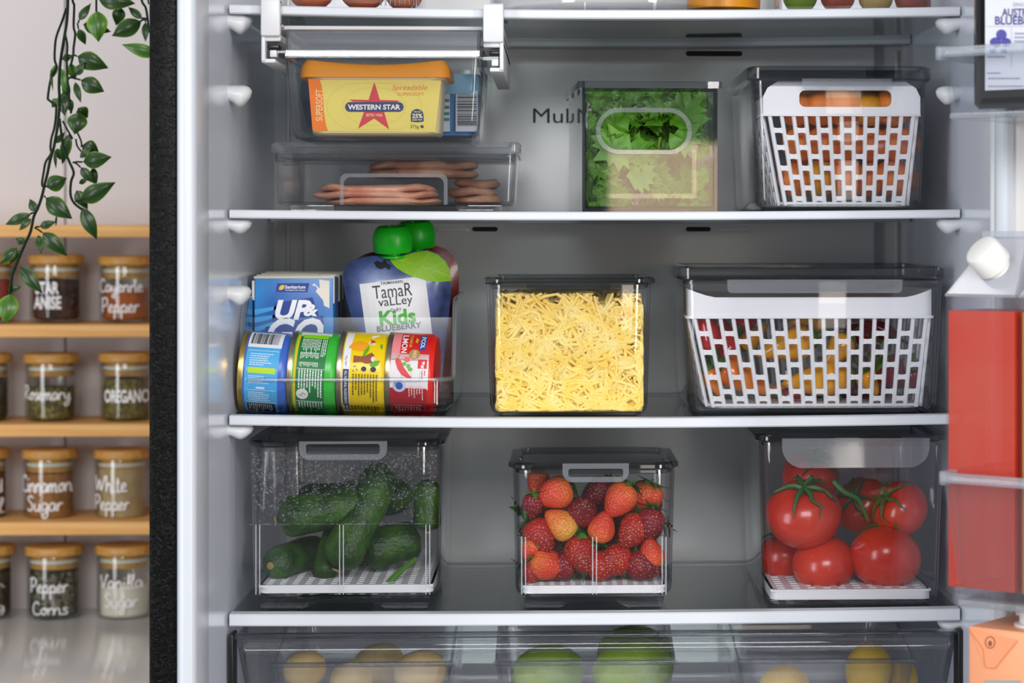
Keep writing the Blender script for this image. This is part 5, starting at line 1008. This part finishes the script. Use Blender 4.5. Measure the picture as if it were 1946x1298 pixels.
# ================================================================ spice jars
SCR = {  # brush-script strokes in a unit x-height, (x, y up); value: (advance, strokes)
 'a': (.62, [[(.5, .85), (.25, 1), (.05, .6), (.12, .1), (.35, .12), (.5, .8), (.5, .2), (.62, .05)]]), 'c': (.5, [[(.45, .8), (.25, 1), (.05, .55), (.15, .05), (.5, .15)]]), 'd': (.62, [[(.48, .8), (.25, .95), (.05, .5), (.15, .05), (.4, .2), (.52, 1.9), (.5, .3), (.62, .05)]]), 'e': (.5, [[(.05, .4), (.35, .6), (.3, 1), (.08, .75), (.1, .1), (.5, .15)]]), 'g': (.6, [[(.5, .85), (.25, 1), (.05, .55), (.2, .1), (.45, .4), (.5, .9), (.48, -.6), (.2, -.85), (.12, -.5), (.6, .1)]]), 'h': (.6, [[(.1, 1.9), (.08, 0)], [(.08, .4), (.3, 1), (.45, .7), (.45, .1), (.6, .05)]]), 'i': (.28, [[(.1, .95), (.1, .1), (.28, .05)], [(.13, 1.35), (.14, 1.5)]]), 'l': (.3, [[(.05, .4), (.25, 1.6), (.15, 1.9), (.1, .1), (.3, .05)]]), 'm': (.9, [[(.06, .95), (.06, 0)], [(.08, .5), (.25, 1), (.36, .7), (.36, 0)], [(.38, .5), (.58, 1), (.7, .7), (.7, .1), (.9, .05)]]), 'n': (.62, [[(.06, .95), (.06, 0)], [(.08, .5), (.28, 1), (.45, .7), (.45, .1), (.62, .05)]]), 'o': (.55, [[(.3, 1), (.06, .6), (.2, .05), (.46, .4), (.32, .98), (.55, .85)]]), 'p': (.62, [[(.1, .95), (.08, -.85)], [(.1, .6), (.3, 1), (.5, .6), (.35, .08), (.12, .2)], [(.4, .1), (.62, .05)]]), 'r': (.45, [[(.06, .95), (.06, 0)], [(.08, .5), (.25, .98), (.42, .85)]]), 's': (.45, [[(.4, .85), (.2, 1), (.12, .7), (.38, .35), (.25, .02), (.02, .15)]]), 't': (.38, [[(.16, 1.6), (.14, .1), (.38, .05)], [(.0, 1.05), (.34, 1.1)]]), 'u': (.6, [[(.06, .95), (.08, .2), (.25, .02), (.45, .4), (.46, .95), (.46, .1), (.6, .05)]]), 'y': (.6, [[(.06, .95), (.1, .3), (.3, .2), (.46, .9), (.42, -.5), (.2, -.85), (.1, -.5), (.6, .15)]]),
 'C': (.7, [[(.6, 1.5), (.4, 1.9), (.1, 1.3), (.12, .3), (.4, 0), (.7, .2)]]), 'P': (.7, [[(.15, 1.8), (.1, 0)], [(.0, 1.7), (.4, 1.95), (.62, 1.5), (.45, .9), (.15, .8)]]), 'R': (.75, [[(.15, 1.8), (.1, 0)], [(.0, 1.7), (.4, 1.95), (.6, 1.5), (.4, 1.0), (.18, .9), (.5, .3), (.75, .05)]]), 'S': (.65, [[(.55, 1.6), (.35, 1.9), (.1, 1.5), (.5, .7), (.35, .02), (.02, .2)]]), 'V': (.7, [[(.05, 1.8), (.25, .05), (.6, 1.8), (.7, 1.7)]]), 'W': (1.0, [[(.05, 1.8), (.2, .1), (.45, 1.4), (.6, .1), (.95, 1.85)]]), 'K': (.7, [[(.15, 1.8), (.1, 0)], [(.6, 1.8), (.15, .9), (.65, .05)]])}
def script(mb, s, box, mp, wgt=.17):
    x0, y0, x1, y1 = box; tot = sum(SCR[c][0] for c in s); desc = .85 if any(c in 'gpy' for c in s) else 0; sx = (x1-x0)/tot; sy = (y1-y0)/(1.9+desc); q = 0.
    for c in s:
        adv, st = SCR[c]
        for pts in st:
            pp = [(x0+(q+p.x)*sx, y1-(p.y+desc)*sy) for p in catmull([(a, b, 0) for a, b in pts], 4)]; ribbon(mb, pp, wgt*sy*1.1, mp)
        q += adv
LETT = ink('white_vinyl', '#f2eeee', .5); BAM = wood('bamboo_lid', '#b37f38', '#c69248', '#d6a85c', 0, 1.2, .45)
def spice(label, px, ybot, ytop, Y, content, fill, lines, caps=False, wpx=102):
    s_ = S(Y-.03); r = wpx/2/s_*.955; zb = zpx(ybot, px, Y-.03); hgt = (ybot-ytop)/s_; cx = P(px, 434, Y).x; root = thing('spice_jar', label, 'jar', (cx, Y, zb), 'spice jars with bamboo lids'); c = (cx, Y, zb); hb = hgt-.0125
    MB().lathe([(r-.004, 0), (r-.001, .001), (r, .004), (r, hb-.002), (r-.0006, hb), (r-.003, hb), (r-.0032, .006), (r-.006, .003), (1e-5, .003)], c, 40, cap1=False).build('glass', GLASS, root)
    MB().lathe([(1e-5, .0034), (r-.0065, .0034), (r-.0036, .0065), (r-.0036, fill*hgt), (r*.5, fill*hgt+.001), (1e-5, fill*hgt+.0015)], c, 36, cap0=False, cap1=False).build('contents', content, root)
    ld = MB().lathe([(r*.4, hb+.0005), (r+.0008, hb+.0005), (r+.0022, hb+.002), (r+.0022, hb+.0085), (r+.0008, hb+.0115), (r-.004, hb+.0125), (1e-5, hb+.0125)], c, 40, cap1=False).build('lid', BAM, root)
    MB().lathe([(r-.0048, hb-.016), (r-.0042, hb-.015), (r-.0042, hb-.010), (r-.0062, hb-.0095), (r-.0062, hb+.0004)], c, 36).build('plug', BAM, ld)
    MB().lathe([(r-.0034, hb-.0090), (r-.0034, hb-.0045), (r-.006, hb-.0042)], c, 36, cap0=False, cap1=False).build('seal', mat('silicone_seal', '#d8d4ca', .4), ld)
    def mp(x, y):
        u = (x-px)/s_; u = max(-r*.98, min(r*.98, u)); return Vector((cx+u, Y-math.sqrt((r+.0004)**2-u*u), zb+(ybot-y)/s_))
    m = MB()
    for t_, bx in lines:
        if caps: text(m, t_, bx, mp, .03)
        else: script(m, t_, bx, mp)
    if lines: m.build('lettering', LETT, root, smooth=False)
    return root
SPY = 2.93
C_AN = speckle('star_anise', '#1c1110', '#3a2018', '#5a3524', 90); C_CA = mat('cayenne_powder', '#a8531c', .9, var=('#b86426', 40, 3, .4, .6)); C_RO = speckle('rosemary_dried', '#4a4020', '#6e6130', '#978a4c', 300); C_OR = speckle('oregano_dried', '#4e4520', '#74652e', '#8f8244', 330); C_CI = mat('cinnamon_sugar', '#9a6534', .9, var=('#ab7440', 50, 3, .4, .6)); C_WP = mat('white_pepper', '#b59a70', .9, var=('#bfa67e', 60, 3, .4, .6)); C_PC = speckle('peppercorns', '#1c1a18', '#3a352c', '#8e8468', 230); C_VA = mat('vanilla_sugar', '#e6ded2', .9); C_PA = mat('paprika_powder', '#a83a18', .9); C_DK = speckle('dark_spice', '#2a2018', '#4c3c24', '#6e5a34', 200); C_BR = mat('brown_spice', '#7a4a24', .9)
spice('spice jar lettered STAR ANISE', 107, 613, 485, SPY, C_AN, .62, [('STAR', (76, 536, 122, 560)), ('ANISE', (73, 563, 126, 588))], True)
spice('spice jar of orange powder lettered Cayenne Pepper', 240, 613, 487, SPY, C_CA, .50, [('Cayenne', (194, 531, 278, 566)), ('Pepper', (199, 567, 272, 606))])
spice('spice jar of red powder cut off by the left edge, beside star anise', -21, 613, 485, SPY, C_PA, .62, [('Paprika'[:0] or 'i', (0, 535, 8, 560))])
spice('spice jar lettered Rosemary on the middle shelf', 98, 804, 674, SPY, C_RO, .50, [('Rosemary', (51, 735, 140, 772))])
spice('spice jar of green herb lettered OREGANO', 240, 804, 672, SPY, C_OR, .62, [('OREGANO', (206, 741, 288, 766))], True)
spice('dark spice jar cut off by the left edge, beside rosemary', -30, 804, 674, SPY, C_DK, .62, [])
spice('spice jar of brown powder lettered Cinnamon Sugar', 95, 993, 857, SPY, C_CI, .66, [('Cinnamon', (47, 905, 142, 936)), ('Sugar', (60, 943, 128, 984))])
spice('spice jar of tan powder lettered White Pepper', 231, 993, 857, SPY, C_WP, .72, [('White', (186, 904, 250, 935)), ('Pepper', (184, 942, 254, 982))])
spice('brown spice jar cut off by the left edge, beside cinnamon sugar', -34, 993, 857, SPY, C_BR, .66, [('d', (2, 913, 10, 938)), ('le'[:1], (4, 950, 12, 976))])
spice('spice jar lettered Pepper Corns on the countertop', 103, 1181, 1042, SPY, C_PC, .66, [('Pepper', (66, 1100, 138, 1139)), ('Corns', (71, 1144, 138, 1168))], wpx=106)
spice('spice jar of white sugar lettered Vanilla on the countertop', 236, 1180, 1040, SPY, C_VA, .45, [('Vanilla', (198, 1093, 278, 1118)), ('Sugar', (207, 1128, 270, 1166))], wpx=106)
spice('dark spice jar cut off by the left edge, beside pepper corns', -26, 1181, 1042, SPY, C_DK, .66, [('n', (2, 1108, 16, 1118)), ('g', (2, 1146, 16, 1170))], wpx=106)
# ================================================================ hanging vine
VM = mat('vine_stem', '#1a2a1a', .6, .15); LG = attr_mat('vine_leaf', '#1c360c', '#7c9e22', .40, .3, mid=(.62, '#2c5016'), coat=.15); LG2 = attr_mat('vine_leaf_light', '#365f16', '#93b42a', .38, .35, mid=(.5, '#4c7c1e'), coat=.15)
YV = 2.26; VN = thing('hanging_vine', 'trailing artificial green vine hanging in front of the spice shelves', 'plant', P(110, 600, YV))
VD = {}
def vp(x, y, dz=0): return P(x, y, YV+dz)
STEMS = [([(129, -60), (129, 0), (127, 40), (123, 65), (118, 95), (114, 125), (112, 160), (113, 195), (110, 235), (105, 265), (101, 285), (95, 305), (90, 330), (85, 350), (79, 375), (72, 395), (64, 412), (58, 440), (48, 462), (36, 490), (26, 515), (21, 535), (18, 562)], .0018, 0), ([(126, 15), (118, 40), (107, 70), (104, 95), (104, 115), (107, 127), (97, 148), (91, 184), (93, 190), (103, 198), (107, 206), (104, 240), (98, 262), (96, 280), (97, 292), (87, 308), (83, 328), (80, 350), (85, 358)], .0015, .012), ([(136, -60), (138, 0), (141, 10), (140, 50), (143, 65), (140, 90), (139, 105), (134, 126)], .0015, .006), ([(123, 62), (128, 85), (127, 110), (128, 142), (131, 180), (135, 216)], .0013, -.004), ([(113, 225), (116, 250), (121, 280), (131, 306), (140, 328), (135, 345), (134, 370), (141, 386), (156, 398)], .0016, -.006), ([(119, 230), (130, 250), (138, 264)], .0012, .004), ([(147, 252), (154, 268), (155, 280)], .0011, .004), ([(144, 264), (147, 278), (157, 291)], .0011, .004), ([(266, -40), (269, 0), (277, 15), (281, 40), (284, 62)], .0015, 0), ([(183, -50), (183, 22)], .0013, -.006), ([(275, -30), (283, 8)], .0011, .004)]
for pts, r, dz in STEMS: MB().tube(catmull([vp(x, y, dz) for x, y in pts], 4), r*.8, 7).build('stem', VM, VN)
LEAVES = [(150, 38, 172, 6, 14, 0), (157, 46, 210, 60, 24, .01), (149, 55, 162, 85, 15, 0), (183, 20, 186, 79, 34, -.008), (186, -2, 256, 6, 30, -.006), (229, 14, 220, 48, 22, .008), (269, 35, 243, 13, 13, 0), (267, 40, 212, 68, 30, -.004), (276, 42, 276, 79, 12, 0), (297, 104, 230, 84, 22, 0), (146, 107, 205, 129, 31, -.004), (143, 143, 160, 118, 15, -.006), (153, 152, 197, 174, 28, -.004), (142, 156, 153, 195, 12, 0), (118, 113, 138, 105, 13, .01), (133, 120, 142, 152, 17, .012), (115, 130, 125, 177, 15, .012), (108, 121, 97, 150, 11, .014), (118, 176, 122, 220, 22, .008), (111, 188, 98, 204, 15, .01), (148, 205, 166, 224, 23, .004), (150, 214, 141, 255, 33, -.004), (107, 272, 122, 251, 11, .008), (131, 254, 117, 312, 19, .006), (108, 282, 114, 304, 13, .01), (104, 288, 106, 320, 6, .008), (156, 276, 188, 292, 29, .006), (152, 300, 175, 277, 12, -.002), (157, 308, 211, 298, 28, -.006), (153, 318, 177, 348, 16, -.002), (176, 318, 182, 355, 13, .008), (150, 349, 167, 339, 9, .004), (152, 382, 218, 346, 30, -.008), (144, 362, 166, 398, 20, .008), (155, 394, 183, 455, 24, -.002), (88, 356, 126, 338, 28, -.002), (86, 376, 136, 416, 31, -.006), (67, 402, 56, 378, 15, 0), (57, 407, 9, 427, 18, -.002), (58, 415, 36, 438, 12, 0), (75, 431, 106, 421, 14, 0), (107, 410, 106, 430, 4, .004), (80, 442, 127, 487, 25, -.004), (72, 447, 78, 482, 15, 0), (46, 462, 29, 452, 14, .002), (31, 471, -1, 502, 19, -.002), (37, 475, 17, 504, 10, 0), (37, 507, 79, 557, 23, -.004), (14, 551, 40, 545, 13, .002), (19, 559, 8, 616, 34, -.006), (129, 186, 136, 214, 14, .01), (96, 132, 100, 172, 5, .012), (124, 152, 128, 195, 14, .012)]
STK = {0: (149, 44), 2: (147, 44), 11: (130, 150), 12: (131, 147), 6: (279, 36), 7: (279, 36), 8: (277, 36), 10: (139, 105), 28: (138, 309), 29: (142, 309), 36: (84, 372), 42: (66, 433), 40: (66, 433), 32: (143, 383), 38: (66, 404), 35: (85, 350)}
for k, (x0, y0, x1, y1, wd, dz) in enumerate(LEAVES):
    a = vp(x0, y0, dz); b = vp(x1, y1, dz+random.Random(k).uniform(-.006, .008)); d = b-a; L_ = d.length; R = random.Random(k*3+1)
    s_ = d.cross(Vector((0, 1, 0))).normalized(); nn = Vector((0, -1, 0)); hw = 1.16*wd/2/S(YV); m = MB(); vs = []; at = []; nl, nw = 9, 6; peak = R.uniform(.34, .44)
    for i in range(nl+1):
        t = i/nl; q = t/peak if t < peak else (1-t)/(1-peak); ww = hw*math.sin(PI/2*min(1, q))**(.75 if t < peak else 1.05)+1e-5
        for j in range(-nw//2, nw//2+1):
            v = j/(nw/2); c = a+d*t+s_*ww*v+nn*(-.10*hw*abs(v)+.0012*math.cos(v*PI*2.5)-L_*.10*(t-.5)**2*4+hw*.25*(1-abs(v))); vs.append(c); at.append(min(1, abs(v)**3*.75+.12+.25*max(0, t-.75)*4*abs(v)+R.uniform(-.05, .05)))
    W_ = nw+1; fs = [[i*W_+j, i*W_+j+1, (i+1)*W_+j+1, (i+1)*W_+j] for i in range(nl) for j in range(nw)]
    m.add(vs, fs, at); lf = m.build('leaf', LG2 if k in (3, 9, 15, 16, 17, 49) else LG, VN, sharp=170)
    if k in STK: sx_, sy_ = STK[k]; MB().tube([vp(sx_, sy_, dz), vp((sx_+x0)/2, (sy_+y0)/2-1, dz), a], .0009, 6).build('leaf_stalk', VM, lf)
# ================================================================ on the open door
def dm(dd): return lambda x, y: (lambda q: D(q[0], dd, q[1]))(PD(x, y, dd))
def drb(mb, s0, s1, d0, d1, zs, r=.008, n=5):
    """stack of rounded rectangles in the door frame: zs = [(inset, z)]"""
    R = [[D(p.x, p.y, p.z) for p in rr((s0+s1)/2, (d0+d1)/2, s1-s0-2*e, d1-d0-2*e, max(r-e, .001), z, n)][::-1] for e, z in zs]; return mb.loft(R)
# dark juice bottle
sL, _ = PD(1838, 200, .094); zb = zb1+.0035; sR = sL+.086; JB = thing('juice_bottle', 'dark glass juice bottle with white label in the upper door bin', 'bottle', D(sL+.043, .055, zb))
drb(MB(), sL, sR, .016, .094, [(.004, zb), (0, zb+.004), (0, zb+.19), (.012, zb+.21), (.024, zb+.225)], .014).build('glass', mat('dark_bottle', '#0b0909', .08, .6, coat=.3), JB)
drb(MB(), sL+.022, sR-.022, .036, .074, [(.002, zb+.225), (0, zb+.227), (0, zb+.25), (.002, zb+.252)], .018).build('cap', BLACK, JB)
l1, l2, l3 = dm(.0946), dm(.0950), dm(.0954)
s_a, z_a = PD(1872, 172, .0946); lb_ = MB(); lb_.add([D(s_a, .0946, z_a), D(sR-.012, .0946, z_a), D(sR-.012, .0946, zb+.17), D(s_a, .0946, zb+.17)], [[0, 1, 2, 3]]); lb_.build('label', ink('label_offwhite', '#dcdde4'), JB, smooth=False)
prints(JB, [('name_lettering', '#4a4a8c', lambda m: (text(m, 'AUSTRALIAN', (1904, 16, 1995, 31), l2, .02), text(m, 'BLUEBERRY', (1891, 31, 1990, 47), l2, .02))), ('small_lettering', '#9a9ab4', lambda m: (text(m, 'SINGLE', (1925, 5, 1960, 12), l2), greek(m, 1876, 104, 1915, 112, l2, 1, seed=2), greek(m, 1876, 136, 1918, 142, l2, 1, seed=3), greek(m, 1928, 60, 1965, 82, l2, 3, seed=4), greek(m, 1878, 146, 1960, 152, l2, 1, seed=5), greek(m, 1878, 161, 1960, 167, l2, 1, seed=6))), ('rule', '#b8b8c8', lambda m: (ribbon(m, [(1874, 50), (1965, 50)], .8, l2), ribbon(m, [(1922, 50), (1922, 130)], .8, l2))), ('berry_print', '#4d4aa0', lambda m: (disc(m, 1903, 66, 10, 10, l2), disc(m, 1892, 80, 11, 9, l2), disc(m, 1912, 80, 9, 8, l2), disc(m, 1887, 97, 7, 4, l2), disc(m, 1908, 97, 7, 4, l2)))])
# juice jugs
JR = mat('red_juice', '#f5431a', .3, .4, var=('#f55a34', 14, 3, .4, .7)); JO = mat('orange_juice', '#f08a14', .3, .4)
def jug(label, sA, sB, juice):
    zb = zb2+.0035; d0, d1 = .030, .090; _, zs = PD(1797, 560, .09); _, zt = PD(1865, 449, .07); _, zl = PD(1797, 590, .09); root = thing('juice_jug', label, 'jug', D((sA+sB)/2, .06, zb), 'carton-shaped juice jugs')
    def ring(a, b, c, d, z): return [D(a, c, z), D(a, d, z), D(b, d, z), D(b, c, z)]
    t = .0014; m = MB(); R = [ring(sA+.002, sB-.002, d0+.002, d1-.002, zb), ring(sA, sB, d0, d1, zb+.003), ring(sA, sB, d0, d1, zs), ring(sA+t, sB-t, d0+t, d1-t, zs), ring(sA+t, sB-t, d0+t, d1-t, zb+.005)]
    m.loft(R); m.build('bottle', clear('jug_plastic', '#f8f8fa', '#aab0bc', .06, 1.5, 1, .015), root, smooth=False)
    MB().loft([ring(sA, sB, d0, d1, zs+.0009), ring(sA+.026, sB-.004, d0+.022, d1-.026, zt), ring(sA+.027, sB-.005, d0+.023, d1-.027, zt-.002), ring(sA+t, sB-t, d0+t, d1-t, zs+.0009)], False, False).build('shoulder', clear('jug_shoulder', '#f2f2f6', '#aab0bc', .10, 1.7, 1, .30), root, smooth=False)  # milky haze in the shoulder stands in for bright refracted light
    MB().loft([ring(sA+t, sB-t, d0+t, d1-t, zb+.0052), ring(sA+t, sB-t, d0+t, d1-t, zl)]).build('juice', juice, root, smooth=False)
    b = MB().loft([ring(sA-.0006, sB+.0006, d0-.0006, d1+.0006, zs-.0012), ring(sA-.0006, sB+.0006, d0-.0006, d1+.0006, zs+.0008)]); b.build('edge_bead', clear('jug_edge', '#e8eaf0', '#a2aab8', .08, 1.6, 1, .25), root); b = MB().loft([ring(sA+.018, sB-.002, .048, .066, zt-.001), ring(sA+.018, sB-.002, .048, .066, zt+.004)]); b.build('top_ridge', clear('jug_edge', '#e8eaf0', '#a2aab8', .08, 1.6, 1, .25), root)
    base = D(sA+(sB-sA)*.60, d1-.013, zs+(zt-zs)*.50); ax = (DN*.80+Vector((0, 0, .72))-DE*.32).normalized(); c = MB(); n = 40
    pr = [(.011, -.004), (.011, .001), (.0140, .0012), (.0143, .003), (.0140, .017), (.0128, .0195), (.010, .0206), (1e-5, .0208)]
    for r, z in (): pass
    c.loft([[Vector((r*(1+(.014 if k % 2 and .001 < z < .015 else 0))*math.cos(2*PI*k/n), r*(1+(.014 if k % 2 and .001 < z < .015 else 0))*math.sin(2*PI*k/n), z)) for k in range(n)] for r, z in pr]); c.move(Matrix.Translation(base) @ ax.to_track_quat('Z', 'Y').to_matrix().to_4x4()); c.build('cap', mat('cap_white', '#eeece8', .35), root)
    return root
sA, _ = PD(1798, 560, .09); sB, _ = PD(1929, 560, .09)
jug('tall clear carton-shaped jug of red juice with a white cap', sA, sB, JR); jug('clear jug of orange juice at the right edge of the photo', sB+.004, sB+.004+(sB-sA), JO)
# cartons low on the door
def drink(label, sA, sB, m_, cap_=True):
    _, zt = PD(1840, 1190, .09); zb = zb3+.0035; d0, d1 = .022, .09; root = thing('drink_carton', label, 'carton', D((sA+sB)/2, .056, zb), 'drink cartons in the lowest door bin')
    drb(MB(), sA, sB, d0, d1, [(.0008, zb), (0, zb+.001), (0, zt-.001), (.001, zt)], .002, 2).build('box', m_, root)
    if cap_:
        c = D(sB-.012, .058, zt); MB().lathe([(.016, 0), (.016, .002), (.012, .0025), (.012, .016), (.011, .0175), (1e-5, .0175)], c, 32, cap1=False).build('cap', mat('cap_white', '#eeece8', .35), root)
    return root
k0, _ = PD(1840, 1200, .09); k1 = k0+.052; DC = drink('peach coloured drink carton with a white cap', k0, k1, mat('carton_peach', '#f6a578', .45))
e1, e2 = dm(.0905), dm(.0908)
prints(DC, [('fold_flap', '#ef9a6c', lambda m: m.add([e1(x, y) for x, y in ((1842, 1196), (1934, 1217), (1893, 1270), (1873, 1268))], [[0, 3, 2, 1]])), ('fold_line', '#d97f50', lambda m: (ribbon(m, [(1842, 1197), (1868, 1234), (1872, 1268), (1890, 1271), (1934, 1218)], 1.6, e2))), ('emblem', '#8a4a2e', lambda m: (ribbon(m, [(1881.5+9*math.cos(2*PI*k/24), 1221+11*math.sin(2*PI*k/24)) for k in range(25)], 1.6, e2), disc(m, 1881.5, 1223, 3.5, 5.5, e2))), ('foil_stamp', '#9aa4a4', lambda m: rect(m, 1871, 1293, 1940, 1310, e1))])
drink('yellow drink carton at the right edge of the photo', k1+.002, k1+.05, mat('carton_yellow', '#dcd22a', .45), False)
# ================================================================ on the top shelf, cut off by the upper edge of the photo
sz0 = shelf_z(0, P(670, 434, 2.06).x); cx, w_ = span(548, 800, 2.05); FBn = thing('fruit_bin', 'clear ribbed bin of peaches cut off by the top of the photo', 'bin', (cx, 2.15, sz0))
walls(MB(), cx, 2.05, w_, w_-.01, .2, .19, sz0, sz0+.10, .012, .0022, .01).build('body', CLEAR, FBn)
for k in range(9): x = P(722+k*9, 434, 2.05).x; MB().rbox(x, x+.0018, 2.0485, 2.05, sz0+.006, sz0+.09, .0006).build('rib', SMOKE, FBn)
PE = mat('peach_skin', '#e08a52', .5, var=('#c9583c', 16, 3, .45, .65)); 
for k, (lb, px, rp) in enumerate((('orange peach at the left of the ribbed bin on the top shelf', 592, 46), ('blushing peach in the middle of the ribbed bin on the top shelf', 690, 48), ('peach at the right of the ribbed bin on the top shelf', 768, 36))):
    Y = 2.085; r = rp/S(Y); fruit('peach', lb, 'fruit', (P(px, 434, Y).x, Y, sz0+.0035+r), (0, .2, 1), sph(r, 14, .95, .12), PE, 'peaches on the top shelf', n=22, wob=.03, seed=k)
Yc = 2.17; xc, _ = span(1170, 1170, Yc); szt = shelf_z(0, xc); TT = thing('turntable', 'round clear turntable tray in the middle of the top shelf', 'turntable', (xc, Yc, szt)); r = 238/S(Yc)
MB().lathe([(r*.62, .0), (r*.62, .008), (r*.55, .008)], (xc, Yc, szt), 48).build('base', CLEAR, TT)
MB().lathe([(r*.6, .0085), (r*.96, .0085), (r, .012), (r, .034), (r-.003, .034), (r-.003, .013), (r*.95, .0112), (r*.5, .0112)], (xc, Yc, szt), 72).build('tray', CLEAR, TT)
o = MB().lathe([(.030, 0), (.034, .002), (.036, .07), (.030, .075)], (P(1375, 434, 2.14).x, 2.14, szt+.0115), 36).build('jar', mat('orange_jar', '#f09a1c', .35)); 
o.name = 'sauce_jar'; tag(o, 'orange jar standing at the right of the turntable', 'jar')
cx, w_ = span(1482, 1770, 2.04); szb = shelf_z(0, cx); TBn = thing('open_bin', 'clear flat-sided bin at the right of the top shelf', 'bin', (cx, 2.14, szb)); walls(MB(), cx, 2.04, w_, w_, .2, .2, szb, szb+.09, .003, .0024, .002).build('body', CLEAR, TBn)
for k, (lb, px, m_) in enumerate((('green apple at the left of the bin on the top shelf', 1520, MG), ('red apple second in the bin on the top shelf', 1592, mat('apple_red', '#8e3a2a', .3, var=('#b0603a', 20, 3, .4, .6))), ('brownish apple in the bin on the top shelf', 1664, PT), ('red apple at the right of the bin on the top shelf', 1732, mat('apple_red', '#8e3a2a')))):
    Y = 2.085; r = 33/S(Y); fruit('apple', lb, 'fruit', (P(px, 434, Y).x, Y, szb+.0032+r*.92), (0, 0, 1), sph(r, 14, .92, .15), m_, 'apples on the top shelf', n=22, wob=.03, seed=k)
# ---------------------------------------------------------------- tidy
bpy.context.view_layer.update()
for o in bpy.data.objects:
    if '_o' in o: del o['_o']
